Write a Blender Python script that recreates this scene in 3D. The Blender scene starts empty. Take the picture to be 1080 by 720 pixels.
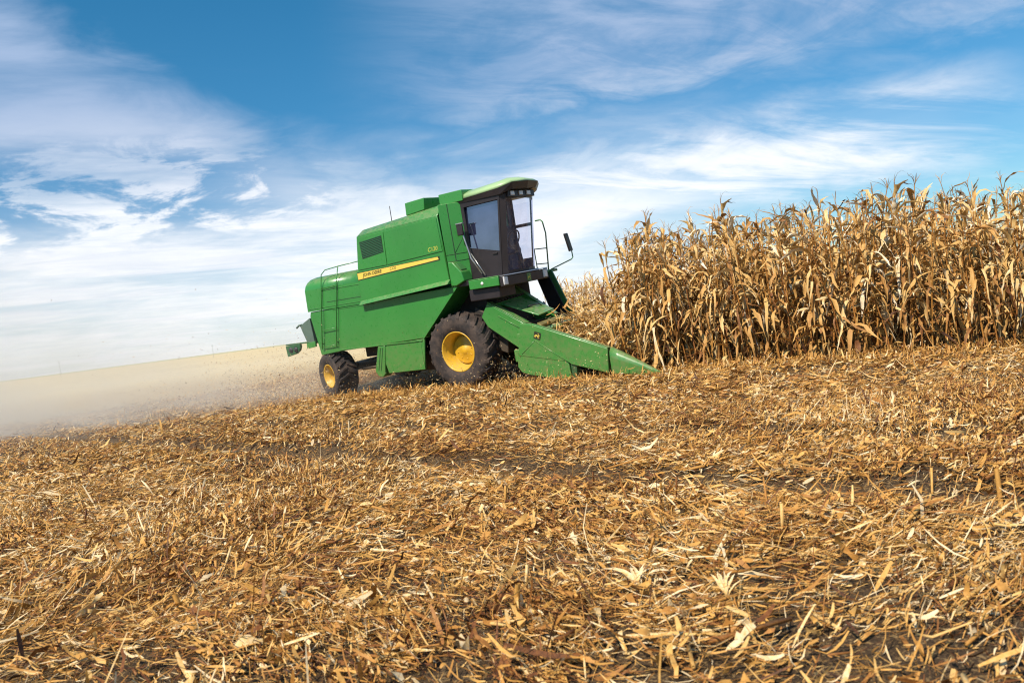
import bpy, bmesh, math, random
import numpy as np
from mathutils import Vector, Matrix
random.seed(7)
RAD = math.radians
SC = bpy.context.scene
COL = SC.collection

# ------------------------------------------------------------------ camera, world, sun, exposure
EYE = 1.4
cam = bpy.data.cameras.new("camera")
cam.sensor_width = 36.0
cam.lens = 36.0 * 870.0 / 1080.0
cam.clip_start = 0.05
cam.clip_end = 9000.0
camo = bpy.data.objects.new("camera", cam)
COL.objects.link(camo)
pitch, roll = RAD(1.83), RAD(7.35)
fwd = Vector((0, math.cos(pitch), -math.sin(pitch)))
up0 = Vector((0, math.sin(pitch), math.cos(pitch)))
rt0 = Vector((1, 0, 0))
cx = rt0 * math.cos(roll) - up0 * math.sin(roll)
cy = rt0 * math.sin(roll) + up0 * math.cos(roll)
camo.matrix_world = Matrix(((cx.x, cy.x, -fwd.x, 0), (cx.y, cy.y, -fwd.y, 0), (cx.z, cy.z, -fwd.z, EYE), (0, 0, 0, 1)))
SC.camera = camo
cam.dof.use_dof = True
cam.dof.focus_distance = 12.0
cam.dof.aperture_fstop = 3.5

SUN_EL = 48.0
SUN_DIR = Vector((-0.60, -0.80, 0)).normalized()          # horizontal direction towards the sun
sun = bpy.data.lights.new("sun", 'SUN')
sun.energy = 5.0
sun.angle = RAD(0.5)
sun.color = (1.0, 0.90, 0.75)
suno = bpy.data.objects.new("sun", sun)
COL.objects.link(suno)
sdir = Vector((SUN_DIR.x * math.cos(RAD(SUN_EL)), SUN_DIR.y * math.cos(RAD(SUN_EL)), math.sin(RAD(SUN_EL))))
suno.rotation_euler = sdir.to_track_quat('Z', 'Y').to_euler()
suno.location = sdir * 60

SC.view_settings.view_transform = 'Standard'
SC.view_settings.look = 'None'
SC.view_settings.exposure = 0.16
SC.view_settings.gamma = 1.0
SC.view_settings.use_curve_mapping = False
SC.render.engine = 'CYCLES'
SC.cycles.max_bounces = 8
SC.cycles.filter_width = 1.15
SC.cycles.diffuse_bounces = 1
SC.cycles.glossy_bounces = 3
SC.cycles.transmission_bounces = 4
SC.cycles.transparent_max_bounces = 12
SC.cycles.volume_bounces = 5
SC.cycles.volume_max_steps = 96
SC.cycles.use_denoising = True
SC.cycles.sample_clamp_indirect = 4.0


# ------------------------------------------------------------------ node helper
class NT:
    def __init__(self, tree):
        self.t = tree
        self.n = tree.nodes
        self.l = tree.links

    def node(self, kind, **kw):
        nd = self.n.new(kind)
        for k, v in kw.items():
            setattr(nd, k, v)
        return nd

    def put(self, sock, v):
        if isinstance(v, bpy.types.NodeSocket):
            self.l.new(v, sock)
        elif v is not None:
            if sock.type == 'RGBA' and len(v) == 3:
                v = (*v, 1)
            sock.default_value = v

    def math(self, op, a, b=None, c=None, clamp=False):
        nd = self.node('ShaderNodeMath', operation=op, use_clamp=clamp)
        for i, v in enumerate((a, b, c)):
            self.put(nd.inputs[i], v)
        return nd.outputs[0]

    def ramp(self, x, a, b, lo=0.0, hi=1.0, smooth=True):
        nd = self.node('ShaderNodeMapRange', interpolation_type='SMOOTHSTEP' if smooth else 'LINEAR')
        self.put(nd.inputs[0], x)
        for i, v in enumerate((a, b, lo, hi)):
            self.put(nd.inputs[i + 1], v)
        return nd.outputs[0]

    def noise(self, vec, scale, detail=4, rough=0.55, dist=0.0, out=0):
        nd = self.node('ShaderNodeTexNoise')
        if vec is not None:
            self.put(nd.inputs['Vector'], vec)
        nd.inputs['Scale'].default_value = scale
        nd.inputs['Detail'].default_value = detail
        nd.inputs['Roughness'].default_value = rough
        nd.inputs['Distortion'].default_value = dist
        return nd.outputs[out]

    def mix(self, f, a, b, blend='MIX'):
        nd = self.node('ShaderNodeMix', data_type='RGBA', blend_type=blend)
        self.put(nd.inputs[0], f)
        self.put(nd.inputs[6], a)
        self.put(nd.inputs[7], b)
        return nd.outputs[2]

    def cramp(self, f, stops):
        nd = self.node('ShaderNodeValToRGB')
        e = nd.color_ramp.elements
        while len(e) < len(stops):
            e.new(0.5)
        for s, (p, c) in zip(e, stops):
            s.position = p
            s.color = (*c, 1)
        self.put(nd.inputs[0], f)
        return nd.outputs[0]

    def comb(self, x, y, z):
        nd = self.node('ShaderNodeCombineXYZ')
        for i, v in enumerate((x, y, z)):
            self.put(nd.inputs[i], v)
        return nd.outputs[0]


def srgb(r, g, b):
    f = lambda v: (v / 255 / 12.92) if v / 255 <= 0.04045 else ((v / 255 + 0.055) / 1.055) ** 2.4
    return (f(r), f(g), f(b))


# ------------------------------------------------------------------ world: Nishita sky with high cloud
def build_world():
    w = bpy.data.worlds.new("World")
    SC.world = w
    w.use_nodes = True
    t = NT(w.node_tree)
    t.n.clear()
    out = t.node('ShaderNodeOutputWorld')
    bg = t.node('ShaderNodeBackground')
    bg.inputs['Strength'].default_value = 0.10
    t.l.new(bg.outputs[0], out.inputs[0])
    sky = t.node('ShaderNodeTexSky', sky_type='NISHITA')
    sky.sun_disc = False
    sky.sun_elevation = RAD(SUN_EL)
    sky.sun_rotation = math.atan2(SUN_DIR.x, SUN_DIR.y)
    sky.altitude = 200
    sky.air_density = 1.0
    sky.dust_density = 0.15
    sky.ozone_density = 3.0
    hsv = t.node('ShaderNodeHueSaturation')
    hsv.inputs['Hue'].default_value = 0.487
    hsv.inputs['Saturation'].default_value = 1.36
    hsv.inputs['Value'].default_value = 1.06
    t.l.new(sky.outputs[0], hsv.inputs['Color'])
    clear0 = hsv.outputs[0]
    tc = t.node('ShaderNodeTexCoord')
    sep = t.node('ShaderNodeSeparateXYZ')
    t.l.new(tc.outputs['Generated'], sep.inputs[0])
    X, Y, Z = sep.outputs
    az = t.math('MULTIPLY', t.math('ARCTAN2', X, Y), 57.2958)          # degrees, 0 = +Y
    el = t.math('MULTIPLY', t.math('ARCSINE', Z), 57.2958)
    # dry clear air: the low sky keeps more blue than the standard atmosphere gives
    clear = t.mix(t.ramp(el, 3, 24), (0.52, 0.76, 0.90), (1.0, 1.0, 1.0))
    clear = t.mix(1.0, clear0, clear, 'MULTIPLY')
    # coordinates on a flat cloud deck
    zz = t.math('ADD', t.math('MAXIMUM', Z, 0.0), 0.10)
    U = t.math('DIVIDE', X, zz)
    V = t.math('DIVIDE', Y, zz)
    deck = t.comb(U, V, 0.0)
    # deck turned and stretched so that the streaks run along one wind direction
    ru = t.math('ADD', t.math('MULTIPLY', U, 0.86), t.math('MULTIPLY', V, 0.50))
    rv = t.math('SUBTRACT', t.math('MULTIPLY', V, 0.86), t.math('MULTIPLY', U, 0.50))
    streak = t.comb(t.math('MULTIPLY', ru, 0.45), t.math('MULTIPLY', rv, 1.15), 0.0)
    nbig = t.noise(deck, 0.55, 5, 0.55, 0.3)
    nst = t.noise(streak, 1.5, 8, 0.62, 0.5)
    nfin = t.noise(streak, 4.5, 8, 0.66, 0.8)
    npuff = t.noise(t.comb(t.math('MULTIPLY', az, 0.10), t.math('MULTIPLY', el, 0.30), 3.0), 1.0, 7, 0.6, 0.6)
    wob = t.math('MULTIPLY', t.math('SUBTRACT', npuff, 0.5), 9.0)
    e2 = t.math('ADD', el, wob)

    def below(slope, at0, soft):
        """1 under the slanting line el = at0 + slope*az, 0 above it"""
        d = t.math('SUBTRACT', e2, t.math('ADD', t.math('MULTIPLY', az, slope), at0))
        return t.ramp(d, -soft, soft, 1.0, 0.0)

    # bank on the west side: everything under a line that falls from 25 deg (az -34) to 9 deg (az 0)
    front = t.math('MULTIPLY', t.ramp(az, -80, -50, 0.0, 1.0), t.ramp(az, 60, 90, 1.0, 0.0))
    bank = t.math('MULTIPLY', t.math('MULTIPLY', below(-0.62, 3.2, 3.0), t.ramp(az, -4, 6, 1.0, 0.0)), front)
    # broken belt with blue-grey gaps between small puffs, low in the west
    puff = t.noise(t.comb(t.math('MULTIPLY', az, 0.11), t.math('MULTIPLY', el, 0.34), 7.0), 1.6, 8, 0.62, 0.4)
    belt = t.math('ABSOLUTE', t.math('SUBTRACT', t.math('ADD', el, t.math('MULTIPLY', wob, 0.3)), 10.5))
    belt = t.math('MULTIPLY', t.ramp(belt, 1.0, 3.8, 1.0, 0.0), t.ramp(az, -22, -8, 1.0, 0.25))
    gap = t.math('MULTIPLY', belt, t.ramp(puff, 0.44, 0.56, 1.0, 0.0))
    # low white band along the horizon
    low = t.ramp(t.math('ADD', el, t.math('MULTIPLY', wob, 0.9)), 5.5, 15.0, 1.0, 0.0)
    low = t.math('MULTIPLY', t.math('MULTIPLY', low, t.ramp(az, 6, 24, 1.0, 0.10)), t.ramp(front, 0, 1, 0.35, 1.0))
    # bright tongue reaching east
    tong = t.math('ABSOLUTE', t.math('SUBTRACT', t.math('ADD', el, t.math('MULTIPLY', wob, 0.5)), t.math('ADD', t.math('MULTIPLY', az, 0.0), 7.9)))
    tong = t.math('MULTIPLY', t.ramp(tong, 0.6, 4.6, 1.0, 0.0), t.math('MULTIPLY', t.ramp(az, -6, 4, 0.0, 1.0), t.ramp(az, 26, 36, 1.0, 0.0)))
    # thin high veil in the upper east
    veil = t.math('MULTIPLY', t.math('SUBTRACT', 1.0, below(0.02, 13.8, 3.0)), t.ramp(az, -12, 8, 0.0, 1.0))
    d_bank = t.math('MULTIPLY', bank, t.ramp(nst, 0.30, 0.62, 0.45, 1.0))
    d_bank = t.math('MULTIPLY', d_bank, t.math('SUBTRACT', 1.0, t.math('MULTIPLY', gap, 0.75)))
    nlow = t.noise(t.comb(t.math('MULTIPLY', az, 0.045), t.math('MULTIPLY', el, 0.16), 11.0), 1.7, 7, 0.58, 0.5)
    d_low = t.math('MULTIPLY', t.math('MULTIPLY', low, t.ramp(nlow, 0.30, 0.62, 0.62, 1.0)), t.math('SUBTRACT', 1.0, t.math('MULTIPLY', gap, 0.6)))
    d_tong = t.math('MULTIPLY', tong, t.ramp(nst, 0.34, 0.60, 0.15, 1.0))
    d_veil = t.math('MULTIPLY', veil, t.math('MULTIPLY', t.ramp(npuff, 0.30, 0.60, 0.45, 1.0), t.ramp(nfin, 0.30, 0.66, 0.45, 0.95)))
    thin = t.math('MULTIPLY', t.ramp(nst, 0.50, 0.78, 0.0, 0.35), t.ramp(el, 22, 6, 0.3, 1.0))
    dens = t.math('MAXIMUM', t.math('MAXIMUM', d_bank, d_low), t.math('MAXIMUM', d_tong, t.math('MAXIMUM', d_veil, thin)))
    # clouds: bright white low down and in the puffs, blue-grey where thick and high
    lit = t.math('MULTIPLY', t.ramp(el, 17, 8, 0.10, 1.0), t.ramp(t.math('MULTIPLY', t.math('ADD', nfin, nlow), 0.5), 0.32, 0.62, 0.72, 1.0))
    lit = t.math('MULTIPLY', lit, t.math('SUBTRACT', 1.0, t.math('MULTIPLY', gap, 0.55)))
    lit = t.math('MAXIMUM', lit, t.math('MULTIPLY', t.ramp(tong, 0.25, 0.85), 0.95))
    ccol = t.mix(lit, (3.0, 4.3, 6.6), (9.8, 9.9, 10.1))
    col = t.mix(t.math('MULTIPLY', dens, 0.97, clamp=True), clear, ccol)
    t.put(bg.inputs['Color'], col)


build_world()


# ------------------------------------------------------------------ materials
def new_mat(name):
    m = bpy.data.materials.new(name)
    m.use_nodes = True
    t = NT(m.node_tree)
    t.n.clear()
    out = t.node('ShaderNodeOutputMaterial')
    return m, t, out


def principled(t, out, col, rough=0.5, metal=0.0, coat=0.0, spec=0.5):
    p = t.node('ShaderNodeBsdfPrincipled')
    t.put(p.inputs['Base Color'], col)
    t.put(p.inputs['Roughness'], rough)
    t.put(p.inputs['Metallic'], metal)
    t.put(p.inputs['Coat Weight'], coat)
    p.inputs['Coat Roughness'].default_value = 0.15
    t.put(p.inputs['Specular IOR Level'], spec)
    t.l.new(p.outputs[0], out.inputs[0])
    return p


def plain(name, col, rough=0.5, metal=0.0, coat=0.0, var=0.12, scale=3.0, dust=None, dust_top=1.4):
    """painted or moulded surface with slight unevenness and a film of field dust that grows low down"""
    m, t, out = new_mat(name)
    tc = t.node('ShaderNodeTexCoord')
    n1 = t.noise(tc.outputs['Object'], scale, 5, 0.6)
    n2 = t.noise(tc.outputs['Object'], scale * 14, 3, 0.6)
    c = t.mix(t.ramp(n1, 0.3, 0.7), tuple(v * (1 - var) for v in col), tuple(min(1, v * (1 + var)) for v in col))
    if dust is not None:
        sep = t.node('ShaderNodeSeparateXYZ')
        t.l.new(tc.outputs['Object'], sep.inputs[0])
        lowz = t.ramp(t.math('ADD', sep.outputs[2], t.math('MULTIPLY', n1, -0.6)), -0.2, dust_top, dust, 0.02)
        c = t.mix(t.math('MULTIPLY', lowz, t.ramp(n2, 0.35, 0.7, 0.35, 1.0)), c, (0.30, 0.20, 0.10))
        ge = t.node('ShaderNodeNewGeometry')
        sn = t.node('ShaderNodeSeparateXYZ')
        t.l.new(ge.outputs['Normal'], sn.inputs[0])
        topf = t.math('MULTIPLY', t.ramp(sn.outputs[2], 0.25, 0.9), t.ramp(n2, 0.38, 0.66, 0.12, 0.42))
        c = t.mix(topf, c, (0.42, 0.33, 0.20))
    r = t.ramp(n2, 0.3, 0.7, max(0.02, rough - 0.06), rough + 0.08)
    principled(t, out, c, r, metal, coat)
    return m


M = {}
M['green'] = plain('green_paint', (0.037, 0.245, 0.043), 0.32, 0, 0.35, 0.08, 0.9, dust=0.38, dust_top=1.7)
M['green_dark'] = plain('dark_green_paint', (0.018, 0.11, 0.035), 0.45, 0, 0.1, 0.1, 1.5, dust=0.2)
M['roof'] = plain('pale_green_plastic', (0.38, 0.55, 0.27), 0.4, 0, 0.2, 0.06, 2)
M['black'] = plain('black_plastic', (0.030, 0.024, 0.025), 0.42, 0, 0, 0.2, 2)
M['brown'] = plain('dark_brown_panel', (0.026, 0.020, 0.022), 0.45, 0, 0, 0.2, 2)
M['steel'] = plain('dark_dusty_steel', (0.030, 0.025, 0.022), 0.7, 0, 0, 0.3, 3, dust=0.35)
M['greysteel'] = plain('grey_green_sheet', (0.13, 0.19, 0.15), 0.5, 0.2, 0, 0.15, 2)
M['yellow'] = plain('yellow_paint', (0.80, 0.45, 0.012), 0.42, 0, 0.2, 0.08, 2, dust=0.28, dust_top=1.3)
M['stripe'] = plain('yellow_decal', (0.85, 0.62, 0.10), 0.4, 0, 0.1, 0.04, 2)
M['ink'] = plain('dark_lettering', (0.03, 0.035, 0.015), 0.5)
M['yellow_ink'] = plain('yellow_lettering', (0.62, 0.58, 0.08), 0.5)
M['white'] = plain('white_lens', (0.82, 0.80, 0.78), 0.25, 0, 0.2, 0.04, 5)
M['chrome'] = plain('galvanised_steel', (0.55, 0.52, 0.50), 0.3, 0.8, 0, 0.1, 5)
M['vent'] = plain('dark_vent', (0.020, 0.045, 0.022), 0.6)
M['seat'] = plain('grey_seat_cloth', (0.06, 0.055, 0.07), 0.9)
M['rail'] = plain('rail_green', (0.06, 0.20, 0.06), 0.4, 0, 0.2)
M['wornsteel'] = plain('worn_yellowed_steel', (0.28, 0.22, 0.06), 0.45, 0.3, 0, 0.3, 6)


def mat_tyre():
    m, t, out = new_mat('dusty_tyre_rubber')
    tc = t.node('ShaderNodeTexCoord')
    n1 = t.noise(tc.outputs['Object'], 3.5, 6, 0.65)
    n2 = t.noise(tc.outputs['Object'], 30, 4, 0.6)
    c = t.mix(t.ramp(n1, 0.35, 0.7), (0.022, 0.018, 0.018), (0.090, 0.062, 0.048))
    c = t.mix(t.ramp(n2, 0.55, 0.8, 0, 0.6), c, (0.22, 0.15, 0.10))
    p = principled(t, out, c, 0.85)
    b = t.node('ShaderNodeBump')
    b.inputs['Strength'].default_value = 0.3
    b.inputs['Distance'].default_value = 0.01
    t.l.new(n2, b.inputs['Height'])
    t.l.new(b.outputs[0], p.inputs['Normal'])
    return m


M['tyre'] = mat_tyre()


def mat_glass(name, tint, fac, film, amount):
    """tinted pane: see-through, a mirror share, and a dust film blued to stand in for reflected sky"""
    m, t, out = new_mat(name)
    tr = t.node('ShaderNodeBsdfTransparent')
    t.put(tr.inputs[0], tint)
    gl = t.node('ShaderNodeBsdfGlossy')
    gl.inputs['Roughness'].default_value = 0.04
    t.put(gl.inputs[0], (0.80, 0.82, 1.0))
    df = t.node('ShaderNodeBsdfDiffuse')
    t.put(df.inputs[0], film)
    tc = t.node('ShaderNodeTexCoord')
    n = t.noise(tc.outputs['Object'], 2.2, 4)
    f = t.ramp(n, 0.3, 0.7, fac * 0.85, fac * 1.15)
    mx = t.node('ShaderNodeMixShader')
    t.put(mx.inputs[0], f)
    t.l.new(tr.outputs[0], mx.inputs[1])
    t.l.new(gl.outputs[0], mx.inputs[2])
    m2 = t.node('ShaderNodeMixShader')
    t.put(m2.inputs[0], t.ramp(n, 0.35, 0.65, amount * 0.7, amount * 1.3))
    t.l.new(mx.outputs[0], m2.inputs[1])
    t.l.new(df.outputs[0], m2.inputs[2])
    t.l.new(m2.outputs[0], out.inputs[0])
    return m


M['sideglass'] = mat_glass('tinted_side_glass', (0.10, 0.09, 0.18), 0.27, (0.11, 0.12, 0.26), 0.15)
M['frontglass'] = mat_glass('tinted_front_glass', (0.86, 0.88, 1.0), 0.07, (0.30, 0.33, 0.50), 0.15)
M['clearglass'] = mat_glass('clear_glass', (0.93, 0.95, 1.0), 0.03, (0.4, 0.4, 0.5), 0.03)

STRAW = [(0.0, (0.045, 0.018, 0.007)), (0.20, (0.20, 0.075, 0.020)), (0.42, (0.44, 0.212, 0.047)),
         (0.66, (0.63, 0.362, 0.090)), (0.86, (0.74, 0.51, 0.19)), (1.0, (0.84, 0.70, 0.43))]


def mat_straw(name, trans=0.25, hue=(1, 1, 1), objvar=0.0):
    m, t, out = new_mat(name)
    at = t.node('ShaderNodeAttribute', attribute_name='tone')
    tc = t.node('ShaderNodeTexCoord')
    n = t.noise(tc.outputs['Object'], 60, 4, 0.7)
    f = t.math('ADD', at.outputs['Fac'], t.math('MULTIPLY', t.math('SUBTRACT', n, 0.5), 0.55))
    if objvar:
        oi = t.node('ShaderNodeObjectInfo')
        f = t.math('ADD', f, t.math('MULTIPLY', t.math('SUBTRACT', oi.outputs['Random'], 0.5), objvar))
    c = t.cramp(f, [(p, tuple(a * b for a, b in zip(col, hue))) for p, col in STRAW])
    p = t.node('ShaderNodeBsdfPrincipled')
    t.put(p.inputs['Base Color'], c)
    p.inputs['Roughness'].default_value = 0.62
    p.inputs['Specular IOR Level'].default_value = 0.35
    tl = t.node('ShaderNodeBsdfTranslucent')
    t.put(tl.inputs[0], c)
    mx = t.node('ShaderNodeMixShader')
    mx.inputs[0].default_value = trans
    t.l.new(p.outputs[0], mx.inputs[1])
    t.l.new(tl.outputs[0], mx.inputs[2])
    t.l.new(mx.outputs[0], out.inputs[0])
    return m


M['straw'] = mat_straw('dry_corn_litter', 0.06, (1.06, 0.99, 0.97))
M['leaf'] = mat_straw('dry_corn_leaf', 0.08, (1.05, 1.08, 1.34), 0.20)
M['stalk'] = mat_straw('dry_corn_stalk', 0.0, (0.95, 0.85, 0.72), 0.2)


def mat_ground():
    m, t, out = new_mat('field_soil')
    tc = t.node('ShaderNodeTexCoord')
    pos = tc.outputs['Object']
    sep = t.node('ShaderNodeSeparateXYZ')
    t.l.new(pos, sep.inputs[0])
    n1 = t.noise(pos, 1.3, 6, 0.65)
    n2 = t.noise(pos, 14, 6, 0.7)
    n3 = t.noise(pos, 55, 4, 0.7)
    soil = t.mix(t.ramp(n2, 0.3, 0.7), (0.030, 0.019, 0.011), (0.085, 0.052, 0.028))
    soil = t.mix(t.ramp(n1, 0.4, 0.75, 0, 0.5), soil, (0.12, 0.075, 0.038))
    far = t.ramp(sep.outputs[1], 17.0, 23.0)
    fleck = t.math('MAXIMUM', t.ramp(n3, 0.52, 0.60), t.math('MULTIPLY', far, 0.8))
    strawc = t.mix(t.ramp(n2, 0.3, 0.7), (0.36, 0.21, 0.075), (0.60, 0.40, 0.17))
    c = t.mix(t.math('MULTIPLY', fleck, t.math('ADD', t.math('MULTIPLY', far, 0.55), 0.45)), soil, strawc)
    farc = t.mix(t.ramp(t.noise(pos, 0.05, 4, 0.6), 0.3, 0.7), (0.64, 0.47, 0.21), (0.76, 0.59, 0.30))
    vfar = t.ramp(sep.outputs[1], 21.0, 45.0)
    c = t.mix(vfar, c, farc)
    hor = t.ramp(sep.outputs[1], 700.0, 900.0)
    c = t.mix(hor, c, (0.46, 0.42, 0.19))  # skyline band lightened in its colour to stand in for haze
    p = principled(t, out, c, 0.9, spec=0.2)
    b = t.node('ShaderNodeBump')
    b.inputs['Strength'].default_value = 0.9
    b.inputs['Distance'].default_value = 0.03
    t.l.new(n2, b.inputs['Height'])
    t.l.new(b.outputs[0], p.inputs['Normal'])
    return m


M['ground'] = mat_ground()


# ------------------------------------------------------------------ object helpers
def tag(o, label=None, cat=None, group=None, kind=None):
    for k, v in (('label', label), ('category', cat), ('group', group), ('kind', kind)):
        if v:
            o[k] = v
    return o


def empty(name, loc=(0, 0, 0), rz=0):
    o = bpy.data.objects.new(name, None)
    o.location = loc
    o.rotation_euler = (0, 0, rz)
    COL.objects.link(o)
    return o


class MB:
    """a mesh collected from boxes, prisms, tubes and lathes; each face keeps a material slot"""

    def __init__(self):
        self.bm = bmesh.new()

    def face(self, pts, mi=0, smooth=False):
        f = self.bm.faces.new([self.bm.verts.new(p) for p in pts])
        f.material_index = mi
        f.smooth = smooth
        return f

    def hexa(self, p, mi=0, bevel=0.0):
        """eight corners: four of the bottom (ccw), four of the top"""
        v = [self.bm.verts.new(q) for q in p]
        fs = [self.bm.faces.new([v[i] for i in q]) for q in
              ((3, 2, 1, 0), (4, 5, 6, 7), (0, 1, 5, 4), (1, 2, 6, 5), (2, 3, 7, 6), (3, 0, 4, 7))]
        for f in fs:
            f.material_index = mi
        if bevel:
            self._bev(v, fs, bevel, mi)
        return v

    def _bev(self, verts, faces, w, mi):
        ed = list({e for f in faces for e in f.edges})
        bmesh.ops.recalc_face_normals(self.bm, faces=faces)
        r = bmesh.ops.bevel(self.bm, geom=ed, offset=w, segments=2, profile=0.5, affect='EDGES', clamp_overlap=True)
        for f in r['faces']:
            f.material_index = mi
            f.smooth = True

    def box(self, x0, x1, y0, y1, z0, z1, mi=0, bevel=0.0):
        self.hexa([(x0, y0, z0), (x1, y0, z0), (x1, y1, z0), (x0, y1, z0), (x0, y0, z1), (x1, y0, z1), (x1, y1, z1), (x0, y1, z1)], mi, bevel)

    def prism(self, poly, y0, y1, mi=0, bevel=0.0, axis='y', inset=None):
        """polygon of (x,z) points pushed from y0 to y1 (axis y), or of (x,y) points from z0 to z1 (axis z)"""
        P = (lambda a, b, s: (a, s, b)) if axis == 'y' else (lambda a, b, s: (a, b, s))
        a = [self.bm.verts.new(P(p[0], p[1], y0)) for p in poly]
        q2 = inset or poly
        b = [self.bm.verts.new(P(p[0], p[1], y1)) for p in q2]
        n = len(poly)
        fs = [self.bm.faces.new(a), self.bm.faces.new(b[::-1])]
        for i in range(n):
            fs.append(self.bm.faces.new([a[i], b[i], b[(i + 1) % n], a[(i + 1) % n]]))
        for f in fs:
            f.material_index = mi
        if bevel:
            self._bev(a + b, fs, bevel, mi)

    def tube(self, pts, r, mi=0, n=8, r2=None):
        pts = [Vector(p) for p in pts]
        rings = []
        for i, p in enumerate(pts):
            d = (pts[min(i + 1, len(pts) - 1)] - pts[max(i - 1, 0)]).normalized()
            a = d.orthogonal().normalized() if i == 0 else (rings[-1][1] - d * rings[-1][1].dot(d)).normalized()
            b = d.cross(a)
            rr = r if r2 is None else r + (r2 - r) * i / (len(pts) - 1)
            ring = [self.bm.verts.new(p + (a * math.cos(k * 2 * math.pi / n) + b * math.sin(k * 2 * math.pi / n)) * rr) for k in range(n)]
            rings.append((ring, a))
        for i in range(len(rings) - 1):
            A, B = rings[i][0], rings[i + 1][0]
            for k in range(n):
                f = self.bm.faces.new([A[k], A[(k + 1) % n], B[(k + 1) % n], B[k]])
                f.smooth = True
                f.material_index = mi
        for ring, rev in ((rings[0][0], True), (rings[-1][0], False)):
            f = self.bm.faces.new(ring[::-1] if rev else ring)
            f.material_index = mi

    def lathe_y(self, prof, c, n=48, mi=0, close=False):
        """profile of (radius, y) turned about the y axis through c"""
        rings = []
        for r, y in prof:
            rings.append([self.bm.verts.new((c[0] + r * math.cos(k * 2 * math.pi / n), c[1] + y, c[2] + r * math.sin(k * 2 * math.pi / n))) for k in range(n)] if r > 1e-5 else [self.bm.verts.new((c[0], c[1] + y, c[2]))])
        m = len(rings)
        for i in range(m if close else m - 1):
            A, B = rings[i], rings[(i + 1) % m]
            for k in range(n):
                k2 = (k + 1) % n
                if len(A) == 1 and len(B) == 1:
                    continue
                if len(A) == 1:
                    f = self.bm.faces.new([A[0], B[k2], B[k]])
                elif len(B) == 1:
                    f = self.bm.faces.new([A[k], A[k2], B[0]])
                else:
                    f = self.bm.faces.new([A[k], A[k2], B[k2], B[k]])
                f.smooth = True
                f.material_index = mi

    def build(self, name, mats, parent=None, loc=None, autosmooth=False):
        bmesh.ops.recalc_face_normals(self.bm, faces=self.bm.faces[:])
        me = bpy.data.meshes.new(name)
        self.bm.to_mesh(me)
        self.bm.free()
        for m in (mats if isinstance(mats, (list, tuple)) else [mats]):
            me.materials.append(M[m] if isinstance(m, str) else m)
        o = bpy.data.objects.new(name, me)
        COL.objects.link(o)
        if parent is not None:
            o.parent = parent
        if loc is not None:
            o.location = loc
        return o


def add_text(mb, body, size, frame, mi, shear=0.0, extrude=0.0015, bold=0.0):
    """letters added to a mesh; frame(u, v, d) turns flat text coordinates into machine coordinates"""
    cu = bpy.data.curves.new('lettering', 'FONT')
    cu.body = body
    cu.size = size
    cu.shear = shear
    cu.offset = bold
    ob = bpy.data.objects.new('lettering', cu)
    COL.objects.link(ob)
    dg = bpy.context.evaluated_depsgraph_get()
    me = bpy.data.meshes.new_from_object(ob.evaluated_get(dg))
    w = max((v.co.x for v in me.vertices), default=1.0)
    vs = [mb.bm.verts.new(frame(v.co.x, v.co.y, w)) for v in me.vertices]
    for p in me.polygons:
        try:
            f = mb.bm.faces.new([vs[i] for i in p.vertices])
            f.material_index = mi
        except ValueError:
            pass
    bpy.data.objects.remove(ob)
    bpy.data.curves.remove(cu)
    bpy.data.meshes.remove(me)


def mesh_np(name, verts, faces_idx, nper, mat, tone=None, parent=None):
    """fast mesh: verts (n,3), faces (m,nper) quads or triangles, tone per vertex"""
    me = bpy.data.meshes.new(name)
    nv, nf = len(verts), len(faces_idx)
    me.vertices.add(nv)
    me.vertices.foreach_set('co', np.ascontiguousarray(verts, dtype=np.float32).ravel())
    me.loops.add(nf * nper)
    me.loops.foreach_set('vertex_index', np.ascontiguousarray(faces_idx, dtype=np.int32).ravel())
    me.polygons.add(nf)
    me.polygons.foreach_set('loop_start', np.arange(0, nf * nper, nper, dtype=np.int32))
    me.update(calc_edges=True)
    if tone is not None:
        a = me.attributes.new('tone', 'FLOAT', 'POINT')
        a.data.foreach_set('value', np.ascontiguousarray(tone, dtype=np.float32))
    me.materials.append(mat)
    o = bpy.data.objects.new(name, me)
    COL.objects.link(o)
    if parent is not None:
        o.parent = parent
    return o


# ------------------------------------------------------------------ machine frame and terrain
TH, RO = RAD(-35.0), RAD(4.0)
HX = np.array([math.cos(TH), math.sin(TH), 0.0])
HY0 = np.array([-math.sin(TH), math.cos(TH), 0.0])
HY = HY0 * math.cos(RO) + np.array([0, 0, 1.0]) * math.sin(RO)
HZ = -HY0 * math.sin(RO) + np.array([0, 0, 1.0]) * math.cos(RO)
P0 = np.array([-1.1136, 16.9301, 0.0])                     # where the near front wheel meets the ground
ORG = P0 + 1.45 * HY
RNG = np.random.default_rng(11)
_lat = RNG.random((256, 256))


def vnoise(x, y):
    xi, yi = np.floor(x).astype(int), np.floor(y).astype(int)
    fx, fy = x - xi, y - yi
    fx, fy = fx * fx * (3 - 2 * fx), fy * fy * (3 - 2 * fy)
    g = lambda a, b: _lat[a & 255, b & 255]
    return (g(xi, yi) * (1 - fx) + g(xi + 1, yi) * fx) * (1 - fy) + (g(xi, yi + 1) * (1 - fx) + g(xi + 1, yi + 1) * fx) * fy


def fbm(x, y, n=4):
    s, a, tot = 0, 1.0, 0
    for i in range(n):
        s = s + a * vnoise(x * 2 ** i + 17.3 * i, y * 2 ** i + 5.1 * i)
        tot += a
        a *= 0.5
    return s / tot


RUTS = [((-1.76, 9.29), (2.60, 4.73), 0.20, 0.12), ((0.51, 9.36), (3.31, 6.45), 0.16, 0.08), ((1.2, 13.6), (6.0, 10.1), 0.08, 0.025)]


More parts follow.
